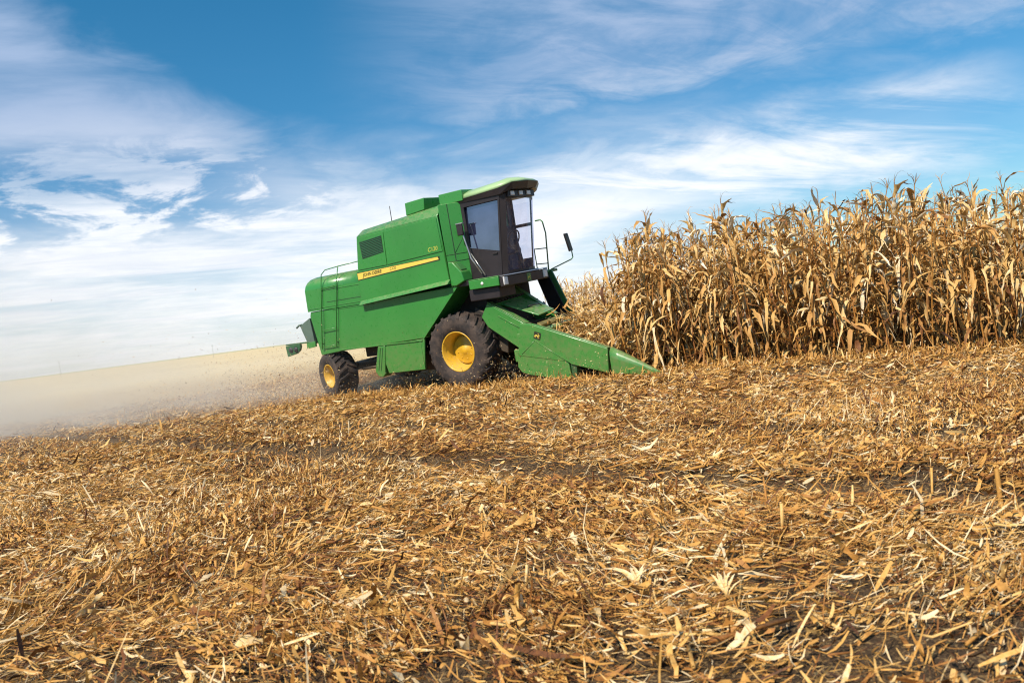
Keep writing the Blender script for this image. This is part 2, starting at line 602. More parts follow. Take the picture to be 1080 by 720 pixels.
def rut_mask(x, y):
    m = np.zeros_like(x)
    for (ax, ay), (bx, by), w, d in RUTS:
        L = math.hypot(bx - ax, by - ay)
        tx, ty = (bx - ax) / L, (by - ay) / L
        dist = np.abs((x - ax) * ty - (y - ay) * tx + 0.10 * (fbm(x * 0.9, y * 0.9, 2) - 0.5))
        m = np.maximum(m, np.exp(-(dist / w) ** 2) * d / 0.09)
    return m


def terrain(x, y):
    x, y = np.asarray(x, float), np.asarray(y, float)
    s = (x - P0[0]) * HY0[0] + (y - P0[1]) * HY0[1]
    # the field falls off gently along the pass and rises under the machine
    k = np.clip(s, 0, 4.5)
    rise = math.tan(RO) * (k - np.clip(s - 3.5, 0, 2) ** 2 * 0.0)
    rise = np.where(s > 12, math.tan(RO) * 4.5 * np.exp(-(s - 12) / 60.0), rise)
    near = np.exp(-np.clip(np.hypot(x, y) - 25, 0, None) / 20)
    b = (fbm(x * 0.55, y * 0.55, 3) - 0.5) * 0.10 + (fbm(x * 3.1, y * 3.1, 3) - 0.5) * 0.055
    return rise + b * near - 0.10 * rut_mask(x, y)


def build_ground():
    def axis(lo, hi, step, far):
        c = list(np.arange(lo, hi + 1e-6, step))
        g, s = [], step
        v = hi
        while v < far:
            s *= 1.16
            v += s
            g.append(v)
        h, s = [], step
        v = lo
        while v > -far:
            s *= 1.16
            v -= s
            h.append(v)
        return np.array(h[::-1] + c + g)
    xs, ys = axis(-7, 8, 0.055, 4200), axis(1.0, 17.0, 0.055, 4200)
    gx, gy = np.meshgrid(xs, ys)
    gz = terrain(gx, gy)
    v = np.stack([gx, gy, gz], -1).reshape(-1, 3)
    nx, ny = len(xs), len(ys)
    i = np.arange(nx * ny).reshape(ny, nx)
    f = np.stack([i[:-1, :-1], i[:-1, 1:], i[1:, 1:], i[1:, :-1]], -1).reshape(-1, 4)
    o = mesh_np('ground', v, f, 4, M['ground'])
    o.data.polygons.foreach_set('use_smooth', np.ones(len(f), bool))
    tag(o, kind='structure')


build_ground()

# ------------------------------------------------------------------ combine harvester (x ahead, y to its left, z up; near side is y < 0)
def build_combine():
    root = empty('combine_harvester')
    root.matrix_world = Matrix(((HX[0], HY[0], HZ[0], ORG[0]), (HX[1], HY[1], HZ[1], ORG[1]), (HX[2], HY[2], HZ[2], ORG[2]), (0, 0, 0, 1)))
    tag(root, 'green combine harvester with yellow wheels and black cab cutting corn in the stubble field', 'combine harvester')

    # --- lower hull: the long straw-walker housing with the slanting wheel arch edge
    hull = MB()
    prof = [(-4.13, 2.06), (-4.17, 1.96), (-4.03, 1.03), (-3.26, 1.08), (-0.84, 1.145), (0.24, 2.08), (0.24, 2.12)]
    hull.prism(prof, -1.42, 1.42, 0, 0.018)
    # folded flange along the arch
    a, b = Vector((-0.84, 0, 1.145)), Vector((0.27, 0, 2.10))
    d = (b - a).normalized()
    nrm = Vector((-d.z, 0, d.x))
    q = [a - nrm * 0.012, b - nrm * 0.012, b + nrm * 0.055, a + nrm * 0.055]
    hull.prism([(p.x, p.z) for p in q], -1.436, -1.405, 0, 0.006)
    # pressed line on the flank
    hull.box(-3.42, -2.10, -1.428, -1.415, 2.030, 2.052, 0, 0.004)
    hull.box(-3.40, -0.90, -1.430, -1.415, 1.095, 1.125, 0, 0.004)
    hull.build('side_housing', 'green', root)

    # --- straw hood at the rear, with a rounded shoulder
    hood = MB()
    sec = [(-1.44, 2.07), (-1.44, 2.56), (-1.42, 2.66), (-1.36, 2.74), (-1.26, 2.80), (-1.10, 2.835), (1.10, 2.835), (1.26, 2.80), (1.36, 2.74), (1.42, 2.66), (1.44, 2.56), (1.44, 2.07)]
    xs = [(-4.19, 0.90, 2.07), (-4.17, 0.96, 2.07), (-4.08, 1.0, 2.07), (-2.37, 1.0, 2.07)]
    rings = []
    for x, sc, zb in xs:
        rings.append([hood.bm.verts.new((x + (0.10 * max(0, (z - 2.45) / 0.4) if x < -3 else 0), y * (1 if sc == 1 else 0.985 + 0.015 * sc), zb + (z - zb) * (sc if sc == 1 else 0.9 + 0.1 * sc))) for y, z in sec])
    n = len(sec)
    for i in range(len(rings) - 1):
        for k in range(n):
            f = hood.bm.faces.new([rings[i][k], rings[i][(k + 1) % n], rings[i + 1][(k + 1) % n], rings[i + 1][k]])
            f.smooth = 0 < k < n - 1
    hood.bm.faces.new(rings[0])
    hood.bm.faces.new(rings[-1][::-1])
    # panel joints
    hood.box(-4.12, -2.38, -1.449, -1.435, 2.12, 2.135, 0, 0.004)
    hood.box(-3.55, -2.38, -1.449, -1.435, 2.50, 2.515, 0, 0.004)
    hood.build('straw_hood', 'green', root)
    jt = MB()
    jt.box(-3.50, -2.40, -1.4445, -1.4375, 2.225, 2.237, 0)
    jt.build('panel_gap', 'vent', root)

    # --- grain tank and engine bay: upper box that overhangs the housing
    tank = MB()
    A = [(-2.40, 2.07), (-2.36, 2.60), (-2.18, 3.53), (0.14, 3.58), (0.20, 2.22)]
    tank.prism([(-2.40, 2.09), (-2.37, 2.60), (-2.19, 3.52), (0.09, 3.565), (0.15, 2.25)], -1.47, 1.28, 0, 0.012)
    # ledge that slopes outwards under the tank and throws a shadow on the housing
    for sg in (-1, 1):
        L = [(-2.41, 1.40, 2.045), (0.17, 1.40, 2.185), (0.17, 1.595, 2.185), (-2.41, 1.55, 2.045),
             (-2.41, 1.40, 2.13), (0.17, 1.40, 2.275), (0.17, 1.478, 2.275), (-2.41, 1.478, 2.13)]
        tank.hexa([(x, sg * y, z) for x, y, z in L], 0, 0.006)
    # bevelled lid rising to the front
    tank.hexa([(-2.19, -1.468, 3.521), (0.09, -1.468, 3.566), (0.09, 1.278, 3.566), (-2.19, 1.278, 3.521),
               (-2.24, -1.20, 3.655), (0.07, -1.20, 3.80), (0.07, 1.05, 3.80), (-2.24, 1.05, 3.655)], 0, 0.02)
    # angled front corner panel between tank and cab
    tank.prism([(0.152, -1.452), (0.50, -1.16), (0.50, 0.56), (0.152, 0.95)], 2.10, 3.78, 0, 0.012, axis='z')
    # light edge bead of the corner
    tank.tube([(0.165, -1.462, 2.24), (0.105, -1.462, 3.57), (0.085, -1.22, 3.80)], 0.014, 0, 6)
    tank.build('grain_tank', 'green', root)
    gaps = MB()
    fx, fy = (0.50 - 0.152), (1.452 - 1.16)
    for t0, z0, z1 in ((0.42, 2.62, 3.77),):
        x, y = 0.152 + fx * t0, -1.452 + fy * t0
        gaps.hexa([(x - 0.006, y - 0.010, z0), (x + 0.006, y, z0), (x + 0.004, y + 0.006, z0), (x - 0.008, y - 0.004, z0),
                   (x - 0.006, y - 0.010, z1), (x + 0.006, y, z1), (x + 0.004, y + 0.006, z1), (x - 0.008, y - 0.004, z1)])
    gaps.tube([(0.158, -1.451, 2.62), (0.50, -1.164, 2.62)], 0.005, 0, 5)
    gaps.tube([(0.158, -1.451, 2.76), (0.49, -1.173, 2.76)], 0.004, 0, 5)
    gaps.tube([(0.30, -1.331, 2.78), (0.49, -1.170, 3.12)], 0.004, 0, 5)
    gaps.build('panel_gap', 'vent', root)
    ext = MB()
    ext.box(0.02, 0.62, -1.20, 0.60, 3.78, 4.00, 0, 0.012)
    ext.build('tank_extension', 'green', root)
    pl = MB()
    pl.hexa([(-0.92, -1.2, 3.74), (-0.40, -1.2, 3.78), (-0.40, -0.5, 3.78), (-0.92, -0.5, 3.74),
             (-0.90, -1.2, 4.00), (-0.37, -1.2, 4.02), (-0.37, -0.5, 4.02), (-0.90, -0.5, 4.00)], 0, 0.012)
    pl.build('air_intake', 'green', root)
    an = MB()
    an.tube([(-1.34, -1.2, 3.70), (-1.33, -1.2, 4.02)], 0.008, 0, 6)
    an.build('antenna', 'black', root)

    # engine door with its vent, and the flush tank panel, each a plate with a gap between
    door = MB()
    door.prism([(-2.30, 2.80), (-1.445, 2.80), (-1.395, 3.50), (-2.165, 3.485)], -1.484, -1.468, 0, 0.005)
    dr = door.build('engine_door', 'green', root)
    v = MB()
    v.prism([(-2.11, 3.02), (-1.47, 3.08), (-1.455, 3.43), (-2.12, 3.39)], -1.4885, -1.4835, 0)
    for k in range(11):
        z = 3.045 + k * 0.033
        v.hexa([(-2.10, -1.4945, z), (-1.475, -1.4945, z + 0.045), (-1.475, -1.488, z + 0.045), (-2.10, -1.488, z),
                (-2.10, -1.4925, z + 0.012), (-1.475, -1.4925, z + 0.057), (-1.475, -1.488, z + 0.057), (-2.10, -1.488, z + 0.012)], 1)
    v.build('vent', ['vent', 'green_dark'], dr)
    tp = MB()
    tp.prism([(-1.425, 2.80), (0.105, 2.86), (0.085, 3.535), (-1.375, 3.50)], -1.484, -1.468, 0, 0.005)
    F = lambda x0, z0, hgt, sl, yy: (lambda u, w, W: (x0 + u, yy, z0 + w * hgt + u * sl))
    add_text(tp, 'C120', 0.12, F(-0.27, 2.895, 1.0, 0.03, -1.4855), 1, 0.15)
    tp.build('tank_panel', ['green', 'yellow_ink'], root)

    # yellow tapering stripe with dark edge and the maker's lettering
    st = MB()
    top = [(-2.36, 2.735), (-0.06, 2.765)]
    bot = [(-2.36, 2.59), (-0.06, 2.705)]
    st.face([(-2.37, -1.4725, 2.575), (0.00, -1.4725, 2.69), (0.00, -1.4725, 2.775), (-2.37, -1.4725, 2.752)], 1)
    st.face([(-2.36, -1.4745, 2.595), (-0.03, -1.4745, 2.712), (-0.05, -1.4745, 2.765), (-2.36, -1.4745, 2.735)], 0)
    add_text(st, 'JOHN DEERE', 0.098, F(-2.20, 2.642, 1.0, 0.035, -1.4765), 1, 0.2, bold=0.002)
    add_text(st, 'C120', 0.085, F(-1.40, 2.675, 1.0, 0.035, -1.4765), 1, 0.2)
    st.build('side_stripe', ['stripe', 'ink'], root)

    # corner housing above the arch, with its small top step
    ch = MB()
    ch.prism([(0.17, 2.13), (0.17, 2.62), (0.30, 2.605), (0.475, 2.385), (0.52, 2.20), (0.30, 2.12)], -1.475, -1.17, 0, 0.02)
    ch.build('corner_housing', 'green', root)
    tr = MB()
    tr.hexa([(0.335, -1.42, 2.567), (0.445, -1.42, 2.428), (0.445, -1.24, 2.428), (0.335, -1.24, 2.567),
             (0.345, -1.42, 2.575), (0.455, -1.42, 2.436), (0.455, -1.24, 2.436), (0.345, -1.24, 2.575)], 0, 0.003)
    tr.build('step_pad', 'rail', root)

    # lower flank panel with the elevator foot
    lp = MB()
    lp.prism([(-2.17, 1.09), (-0.84, 1.14), (-0.97, 0.485), (-2.02, 0.47)], -1.41, -1.36, 0, 0.01)
    lp.box(-0.995, -0.955, -1.418, -1.40, 0.49, 1.10, 0, 0.004)
    lp.build('lower_panel', 'green', root)
    el = MB()
    el.prism([(-2.20, 1.08), (-1.98, 1.09), (-2.12, 0.46), (-2.20, 0.40), (-2.32, 0.42), (-2.40, 0.54)], -1.43, -1.16, 0, 0.015)
    for o_ in (0.06, 0.13):
        el.hexa([(-2.36 + o_, -1.438, 0.55), (-2.345 + o_, -1.438, 0.55), (-2.345 + o_, -1.428, 0.55), (-2.36 + o_, -1.428, 0.55),
                 (-2.19 + o_, -1.438, 1.05), (-2.175 + o_, -1.438, 1.05), (-2.175 + o_, -1.428, 1.05), (-2.19 + o_, -1.428, 1.05)], 1)
    el.build('elevator', ['green', 'green_dark'], root)

    # underside: sieve box, frame rails, axles
    ub = MB()
    ub.box(-3.02, -1.2, -1.0, 1.0, 0.84, 1.10, 0, 0.02)
    ub.box(-2.3, -0.9, -1.1, 1.1, 0.42, 0.86, 0, 0.02)
    ub.box(-0.9, 0.45, -0.75, 0.95, 0.75, 2.08, 0, 0.03)
    ub.box(-0.30, 0.30, -0.85, 1.2, 0.60, 0.92, 0, 0.03)
    ub.tube([(-2.6, -0.9, 0.95), (-2.75, -0.95, 0.75), (-2.55, -0.9, 0.62)], 0.02, 0, 6)
    ub.build('chassis', 'steel', root)
    ax = MB()
    ax.box(-3.93, -3.68, -1.05, 1.05, 0.52, 0.70, 0, 0.02)
    ax.tube([(-3.75, -0.6, 0.62), (-2.2, -0.75, 0.70)], 0.085, 0, 8)
    ax.tube([(-3.2, -1.0, 0.58), (-2.3, -1.1, 0.62)], 0.035, 0, 8)
    ax.build('rear_axle', 'steel', root)

    # --- straw deflector and rear lamp bracket
    df = MB()
    df.hexa([(-4.42, -1.42, 1.33), (-4.17, -1.42, 1.31), (-4.17, 1.42, 1.31), (-4.42, 1.42, 1.33),
             (-4.58, -1.42, 1.78), (-4.21, -1.42, 1.93), (-4.21, 1.42, 1.93), (-4.58, 1.42, 1.78)], 0, 0.01)
    df.hexa([(-4.46, -1.43, 1.22), (-4.16, -1.43, 1.25), (-4.16, -1.38, 1.25), (-4.46, -1.38, 1.22),
             (-4.45, -1.43, 1.36), (-4.15, -1.43, 1.38), (-4.15, -1.38, 1.38), (-4.45, -1.38, 1.36)], 1, 0.008)
    df.tube([(-4.66, -1.46, 1.74), (-4.58, -1.43, 1.80), (-4.52, -1.40, 1.80)], 0.022, 0, 6)
    df.build('straw_deflector', ['greysteel', 'green'], root)
    rb = MB()
    rb.prism([(-5.15, 1.09), (-5.16, 1.35), (-4.66, 1.38), (-4.64, 1.30), (-4.70, 1.20), (-4.82, 1.14)], -1.47, -1.40, 0, 0.012)
    rb.tube([(-5.16, -1.44, 1.375), (-4.40, -1.42, 1.375), (-4.16, -1.36, 1.33)], 0.018, 0, 6)
    lamp = rb.build('rear_lamp_bracket', 'green_dark', root)
    for x in (-4.98, -4.80):
        l = MB()
        l.lathe_y([(0, -0.03), (0.055, -0.025), (0.065, -0.005), (0.065, 0.012)], (x, -1.475, 1.245), 16, 0)
        l.build('rear_lamp', 'black', lamp)

    # --- access ladder and guard rail on the near flank
    la = MB()
    la.tube([(-3.91, -1.47, 1.18), (-3.56, -1.475, 2.60), (-3.50, -1.46, 2.86), (-3.40, -1.42, 2.95), (-3.0, -1.38, 2.98), (-2.34, -1.38, 3.00)], 0.011, 0, 8)
    la.tube([(-3.42, -1.47, 1.20), (-3.06, -1.475, 2.62), (-2.99, -1.40, 2.97)], 0.011, 0, 8)
    for t_ in (0.03, 0.30, 0.97):
        a_ = Vector((-3.91, -1.47, 1.18)).lerp(Vector((-3.56, -1.475, 2.60)), t_)
        b_ = Vector((-3.42, -1.47, 1.20)).lerp(Vector((-3.06, -1.475, 2.62)), t_)
        la.tube([a_, b_], 0.009, 0, 6)
    for p_ in ((-3.88, 1.30), (-3.58, 2.50), (-3.40, 1.30), (-3.10, 2.50)):
        la.tube([(p_[0], -1.47, p_[1]), (p_[0], -1.40, p_[1])], 0.012, 0, 6)
    la.build('side_ladder', 'green', root)

    # --- wheels
    def tyre_profile(R, rim, W):
        h = W / 2
        return [(rim, -h * 0.80), (rim + 0.03, -h * 0.93), (rim + (R - rim) * 0.35, -h * 1.0), (rim + (R - rim) * 0.62, -h * 1.0), (rim + (R - rim) * 0.82, -h * 0.93),
                (R - 0.055, -h * 0.80), (R - 0.040, -h * 0.45), (R - 0.035, 0), (R - 0.040, h * 0.45), (R - 0.055, h * 0.80), (rim + (R - rim) * 0.82, h * 0.93),
                (rim + (R - rim) * 0.62, h), (rim + (R - rim) * 0.35, h), (rim + 0.03, h * 0.93), (rim, h * 0.80)]

    def wheel(name, R, rim, W, pos, steer, lugs, lug_w, side):
        e = empty(name)
        e.parent = root
        e.matrix_local = Matrix.Translation(pos) @ Matrix.Rotation(steer, 4, 'Z') @ (Matrix.Rotation(math.pi, 4, 'Z') if side > 0 else Matrix.Identity(4))
        t = MB()
        t.lathe_y(tyre_profile(R, rim, W), (0, 0, 0), 64, 0, close=True)
        h = W / 2
        for s in (-1, 1):
            for k in range(lugs):
                a0 = (k + (0.5 if s > 0 else 0)) * 2 * math.pi / lugs
                sweep = 0.62 * 2 * math.pi / lugs * 1.25
                st_ = [(0.03, 0.0, R - 0.042, R), (0.50, 0.5, R - 0.046, R - 0.004), (0.84, 0.86, R - 0.066, R - 0.022), (0.985, 1.0, R - 0.15, R - 0.095)]
                prev = None
                for (yy, q_, r0, r1) in st_:
                    ang = a0 + sweep * q_
                    w_ = lug_w * (0.9 + 0.25 * q_) / R / 2
                    ring = []
                    for (r_, da) in ((r0, -w_ * 1.25), (r1, -w_ * 0.85), (r1, w_ * 0.85), (r0, w_ * 1.25)):
                        ring.append(t.bm.verts.new((r_ * math.sin(ang + da), s * yy * h, r_ * math.cos(ang + da))))
                    if prev:
                        for i in range(3):
                            t.bm.faces.new([prev[i], prev[i + 1], ring[i + 1], ring[i]])
                    else:
                        t.bm.faces.new(ring)
                    prev = ring
                t.bm.faces.new(prev[::-1])
        t.build('tyre', 'tyre', e)
        r = MB()
        d = W * 0.5
        r.lathe_y([(rim + 0.012, -d * 0.80), (rim + 0.022, -d * 0.88), (rim + 0.004, -d * 0.92), (rim - 0.016, -d * 0.86), (rim - 0.028, -d * 0.62), (rim - 0.050, -d * 0.56), (rim - 0.066, -d * 0.10),
                   (rim * 0.76, d * 0.10), (rim * 0.73, d * 0.12), (rim * 0.715, d * 0.02), (rim * 0.70, -d * 0.06), (rim * 0.66, -d * 0.09), (rim * 0.22, -d * 0.10), (rim * 0.19, -d * 0.16), (0, -d * 0.17)], (0, 0, 0), 56, 0)
        r.lathe_y([(rim + 0.012, d * 0.80), (rim - 0.03, d * 0.82), (rim - 0.06, d * 0.4), (rim * 0.6, d * 0.2), (0, d * 0.2)], (0, 0, 0), 40, 0)
        for k in range(8):
            a_ = k * math.pi / 4 + 0.2
            c_ = (rim * 0.46 * math.cos(a_), 0, rim * 0.46 * math.sin(a_))
            r.lathe_y([(0, -d * 0.145), (0.012, -d * 0.145), (0.014, -d * 0.09)], c_, 6, 0)
        r.build('rim', 'yellow', e)
        return e
    for s in (-1, 1):
        wheel('drive_wheel', 0.80, 0.405, 0.60, (0.0, s * 1.15, 0.79), 0.0, 22, 0.075, s)
        wheel('steering_wheel_rear', 0.545, 0.262, 0.54, (-3.83, s * 1.19, 0.53), RAD(-17), 20, 0.055, s).name = 'rear_wheel'

    # --- operator platform, step rail and light bar
    pf = MB()
    pf.prism([(0.30, -1.40), (1.36, -1.40), (1.36, -0.05), (0.92, 0.70), (0.30, 0.70)], 2.09, 2.20, 0, 0.01, axis='z')
    pf.build('platform', 'black', root)
    sr = MB()
    sr.box(0.60, 1.335, -1.455, -1.395, 2.00, 2.175, 0, 0.012)
    sr.box(0.60, 1.335, -1.45, -1.30, 2.176, 2.196, 0, 0.006)
    so = sr.build('step_rail', 'green', root)
    r = MB()
    r.lathe_y([(0, -0.012), (0.028, -0.010), (0.034, 0.004)], (0.93, -1.457, 2.09), 14)
    r.build('reflector', 'white', so)
    bx = MB()
    bx.box(0.50, 1.25, -1.36, -0.80, 1.76, 1.995, 0, 0.02)
    bx.build('battery_box', 'brown', root)
    fa = MB()
    fa.prism([(1.345, -1.44), (1.43, -1.44), (1.43, 0.20), (0.98, 0.95), (0.90, 0.90), (1.345, 0.15)], 1.965, 2.165, 0, 0.015, axis='z')
    fo = fa.build('light_bar', 'black', root)
    ld = MB()
    ld.hexa([(1.36, -1.42, 2.172), (1.47, -1.42, 2.172), (1.47, 0.18, 2.172), (1.36, 0.18, 2.172), (1.34, -1.42, 2.186), (1.46, -1.42, 2.190), (1.46, 0.18, 2.190), (1.34, 0.18, 2.186)], 0, 0.003)
    ld.build('ledge_trim', 'chrome', fo)
    for y in (-1.375, 0.085):
        l = MB()
        l.box(1.425, 1.447, y - 0.060, y + 0.085, 1.995, 2.155, 0, 0.008)
        l.box(1.4465, 1.452, y - 0.045, y + 0.07, 2.01, 2.14, 1, 0.006)
        l.build('headlight', ['white', 'white'], fo)

    def badge(mb, org, ux, uz, un, w, h, m_bg, m_fg):
        """small emblem plate: dark shield with a leaping stag"""
        P = lambda u, v, d: tuple(Vector(org) + Vector(ux) * u * w + Vector(uz) * v * h + Vector(un) * d)
        pl_ = [(-.5, -.42), (-.42, -.5), (.42, -.5), (.5, -.42), (.5, .42), (.42, .5), (-.42, .5), (-.5, .42)]
        mb.face([P(u, v, 0.003) for u, v in pl_], m_bg)
        stag = [[(-.34, .02), (-.10, .10), (.14, .02), (.22, .10), (.32, .12), (.36, .04), (.26, .00), (.16, -.12), (-.06, -.08), (-.26, -.06)],
                [(.14, -.10), (.20, -.10), (.36, -.26), (.31, -.28)], [(.06, -.10), (.12, -.10), (.24, -.34), (.18, -.34)],
                [(-.32, .00), (-.24, -.04), (-.36, -.26), (-.42, -.24)], [(-.24, -.04), (-.16, -.06), (-.22, -.34), (-.28, -.33)],
                [(.20, .10), (.25, .11), (.14, .34), (.09, .32)], [(.15, .22), (.17, .18), (.02, .30), (.02, .34)]]
        for pg in stag:
            mb.face([P(u, v, 0.006) for u, v in pg], m_fg)
    bd = MB()
    badge(bd, (1.432, -0.52, 2.065), (0, 1, 0), (0, 0, 1), (1, 0, 0), 0.15, 0.16, 0, 1)
    bd.build('emblem', ['rail', 'yellow_ink'], fo)

    # --- cab
    cb = MB()
    def plan(zf):
        """outline of the cab at height fraction zf: side, bowed front, far chamfer"""
        xf = 1.34 + 0.235 * zf
        xr = 0.50
        return [(xr, -1.15), (xf - 0.10, -1.15), (xf, -1.08), (xf + 0.035, -0.72), (xf + 0.02, -0.36), (xf - 0.06, -0.06), (xf - 0.22, 0.24), (xf - 0.50, 0.62), (xr, 0.62)]
    z0, z1 = 2.20, 3.74
    zs = lambda f: z0 + (z1 - z0) * f
    def wall(i, j, fa_, fb_, mb, mi=0, off=0.0, ins=(0, 1)):
        """a strip of cab wall between outline points i and j from height fraction fa_ to fb_"""
        A0, A1, B0, B1 = Vector(plan(fa_)[i]), Vector(plan(fa_)[j]), Vector(plan(fb_)[i]), Vector(plan(fb_)[j])
        a0, a1 = A0.lerp(A1, ins[0]), A0.lerp(A1, ins[1])
        b0, b1 = B0.lerp(B1, ins[0]), B0.lerp(B1, ins[1])
        n_ = Vector((A1.y - A0.y, A0.x - A1.x)).normalized()
        th = 0.03
        o1, o2 = n_ * off, n_ * (off - th)
        mb.hexa([(a0.x + o2.x, a0.y + o2.y, zs(fa_)), (a1.x + o2.x, a1.y + o2.y, zs(fa_)), (a1.x + o1.x, a1.y + o1.y, zs(fa_)), (a0.x + o1.x, a0.y + o1.y, zs(fa_)),
                 (b0.x + o2.x, b0.y + o2.y, zs(fb_)), (b1.x + o2.x, b1.y + o2.y, zs(fb_)), (b1.x + o1.x, b1.y + o1.y, zs(fb_)), (b0.x + o1.x, b0.y + o1.y, zs(fb_))], mi)
    # pillars and lower walls
    cb.prism([(0.50, -1.12), (1.20, -1.12), (1.28, -1.05), (1.30, -0.4), (1.05, 0.2), (0.80, 0.59), (0.50, 0.59)], 2.20, 2.25, 0, 0.0, axis='z')
    wall(1, 2, 0.0, 1.0, cb, 0)                               # near front pillar
    wall(6, 7, 0.0, 1.0, cb, 0, ins=(0.88, 1.0))              # far front pillar
    wall(7, 8, 0.0, 0.16, cb, 0)
    wall(7, 8, 0.16, 1.0, cb, 0, ins=(0.0, 0.04))
    wall(7, 8, 0.16, 1.0, cb, 0, ins=(0.86, 1.0))
    wall(7, 8, 0.60, 0.645, cb, 0, ins=(0.06, 0.86))
    cb.box(0.49, 0.53, -1.11, 0.60, 2.2, 3.2, 0)              # rear wall, lower
    cb.box(0.49, 0.53, -1.11, -0.95, 3.2, 3.74, 0)
    cb.box(0.49, 0.53, 0.45, 0.60, 3.2, 3.74, 0)
    for i in range(2, 6):
        wall(i, i + 1, 0.0, 0.035, cb, 0)
        wall(i, i + 1, 0.935, 1.0, cb, 0)
    wall(6, 7, 0.0, 0.035, cb, 0)
    wall(6, 7, 0.935, 1.0, cb, 0)
    cab = cb.build('cab', 'brown', root)

    # near door: dark frame with a window
    dm = MB()
    xf = lambda z: 1.34 + 0.235 * (z - z0) / (z1 - z0) - 0.10
    def dq(mb, pts, y0_, y1_, mi=0, tilt=0.0):
        """door panel from (x, z) corners"""
        yy = lambda z: tilt * max(0, z - 2.6)
        mb.hexa([(x, y0_ + yy(z), z) for x, z in pts[:2]] + [(x, y1_ + yy(z), z) for x, z in pts[1::-1]] +
                [(x, y0_ + yy(z), z) for x, z in pts[3:1:-1]] + [(x, y1_ + yy(z), z) for x, z in pts[2:]], mi)
    y0_, y1_ = -1.162, -1.125
    wl0, wl1, wt0, wt1 = 2.84, 2.66, 3.645, 3.655
    dq(dm, [(0.50, 2.20), (xf(2.20), 2.20), (xf(wl1), wl1), (0.50, wl0)], y0_, y1_)
    dq(dm, [(0.50, wl0), (0.575, wl0), (0.575, wt0), (0.50, wt0)], y0_, y1_)
    dq(dm, [(xf(wl1) - 0.04, wl1), (xf(wl1), wl1), (xf(wt1), wt1), (xf(wt1) - 0.04, wt1)], y0_, y1_)
    dq(dm, [(0.50, wt0), (xf(wt1), wt1), (xf(3.74), 3.74), (0.50, 3.74)], y0_, y1_)
    do = dm.build('door', 'brown', cab)
    gm = MB()
    dq(gm, [(0.56, wl0 - 0.02), (xf(wl1) - 0.03, wl1 - 0.01), (xf(wt1) - 0.03, wt1 + 0.01), (0.56, wt0 + 0.01)], -1.158, -1.150, 0, 0.05)
    gm.build('window', 'sideglass', do)
    hm = MB()
    hm.box(1.10, 1.22, -1.185, -1.165, 2.62, 2.65, 0, 0.005)
    hm.build('handle', 'black', do)
    ws = MB()
    for i in range(2, 7):
        ins = (0.0, 1.0) if i < 6 else (0.0, 0.88)
        A = [Vector(plan(0.035)[i]), Vector(plan(0.035)[i + 1])]
        B = [Vector(plan(0.935)[i]), Vector(plan(0.935)[i + 1])]
        a1, b1 = A[0].lerp(A[1], ins[1]), B[0].lerp(B[1], ins[1])
        ws.face([(A[0].x, A[0].y, zs(0.035)), (a1.x, a1.y, zs(0.035)), (b1.x, b1.y, zs(0.935)), (B[0].x, B[0].y, zs(0.935))], 0)
    bmesh.ops.remove_doubles(ws.bm, verts=ws.bm.verts[:], dist=0.001)
    ws.build('windscreen', 'frontglass', cab)
    fw = MB()
    fw.face([(0.54 + 0.30, 0.605, zs(0.16)), (0.60, 0.605, zs(0.16)), (0.60, 0.605, zs(0.93)), (1.0, 0.605, zs(0.93))], 0)
    fw.build('far_window', 'clearglass', cab)

    # roof: pale green cap over a dark eave that rises to a visor
    ev = MB()
    lo = [(0.36, -1.17, 3.74), (1.52, -1.19, 3.735), (1.72, -1.02, 3.80), (1.76, -0.55, 3.81), (1.70, -0.15, 3.81), (1.40, 0.36, 3.80), (1.0, 0.70, 3.74), (0.36, 0.70, 3.74)]
    hi = [(0.34, -1.19, 3.80), (1.50, -1.22, 3.855), (1.76, -1.05, 3.93), (1.81, -0.55, 3.945), (1.75, -0.10, 3.94), (1.44, 0.42, 3.93), (1.0, 0.74, 3.87), (0.34, 0.74, 3.80)]
    a = [ev.bm.verts.new(p) for p in lo]
    b = [ev.bm.verts.new(p) for p in hi]
    ev.bm.faces.new(a[::-1])
    ev.bm.faces.new(b)
    for i in range(8):
        ev.bm.faces.new([a[i], a[(i + 1) % 8], b[(i + 1) % 8], b[i]])
    ev.box(1.50, 1.62, -1.05, -0.10, 3.66, 3.79, 0, 0.01)
    eo = ev.build('roof_eave', 'brown', cab)
    rf = MB()
    mid = [(p[0] * 0.985 + 0.010, p[1] * 0.985, p[2] + 0.004) for p in hi]
    c1 = [(0.36, -1.14, 3.885), (1.46, -1.16, 3.935), (1.68, -1.0, 3.99), (1.72, -0.55, 4.01), (1.66, -0.12, 4.00), (1.38, 0.38, 3.98), (0.98, 0.68, 3.93), (0.36, 0.68, 3.885)]
    c2 = [(0.42, -0.95, 3.955), (1.38, -0.95, 4.015), (1.52, -0.85, 4.05), (1.56, -0.5, 4.06), (1.50, -0.15, 4.05), (1.28, 0.22, 4.03), (0.95, 0.48, 3.99), (0.42, 0.48, 3.955)]
    R_ = [[rf.bm.verts.new(p) for p in L] for L in (mid, c1, c2)]
    rf.bm.faces.new(R_[0][::-1])
    for q_ in range(2):
        for i in range(8):
            f = rf.bm.faces.new([R_[q_][i], R_[q_][(i + 1) % 8], R_[q_ + 1][(i + 1) % 8], R_[q_ + 1][i]])
            f.smooth = True
    rf.bm.faces.new(R_[2])
    rf.build('roof', 'roof', cab)
    for y in (-0.92, -0.62, -0.34):
        l = MB()
        l.box(1.615, 1.645, y - 0.065, y + 0.065, 3.69, 3.775, 0, 0.01)
        l.build('work_light', 'white', cab)

    # inside the cab
    sm = MB()
    sm.box(0.72, 1.12, -0.62, -0.14, 2.58, 2.70, 0, 0.04)
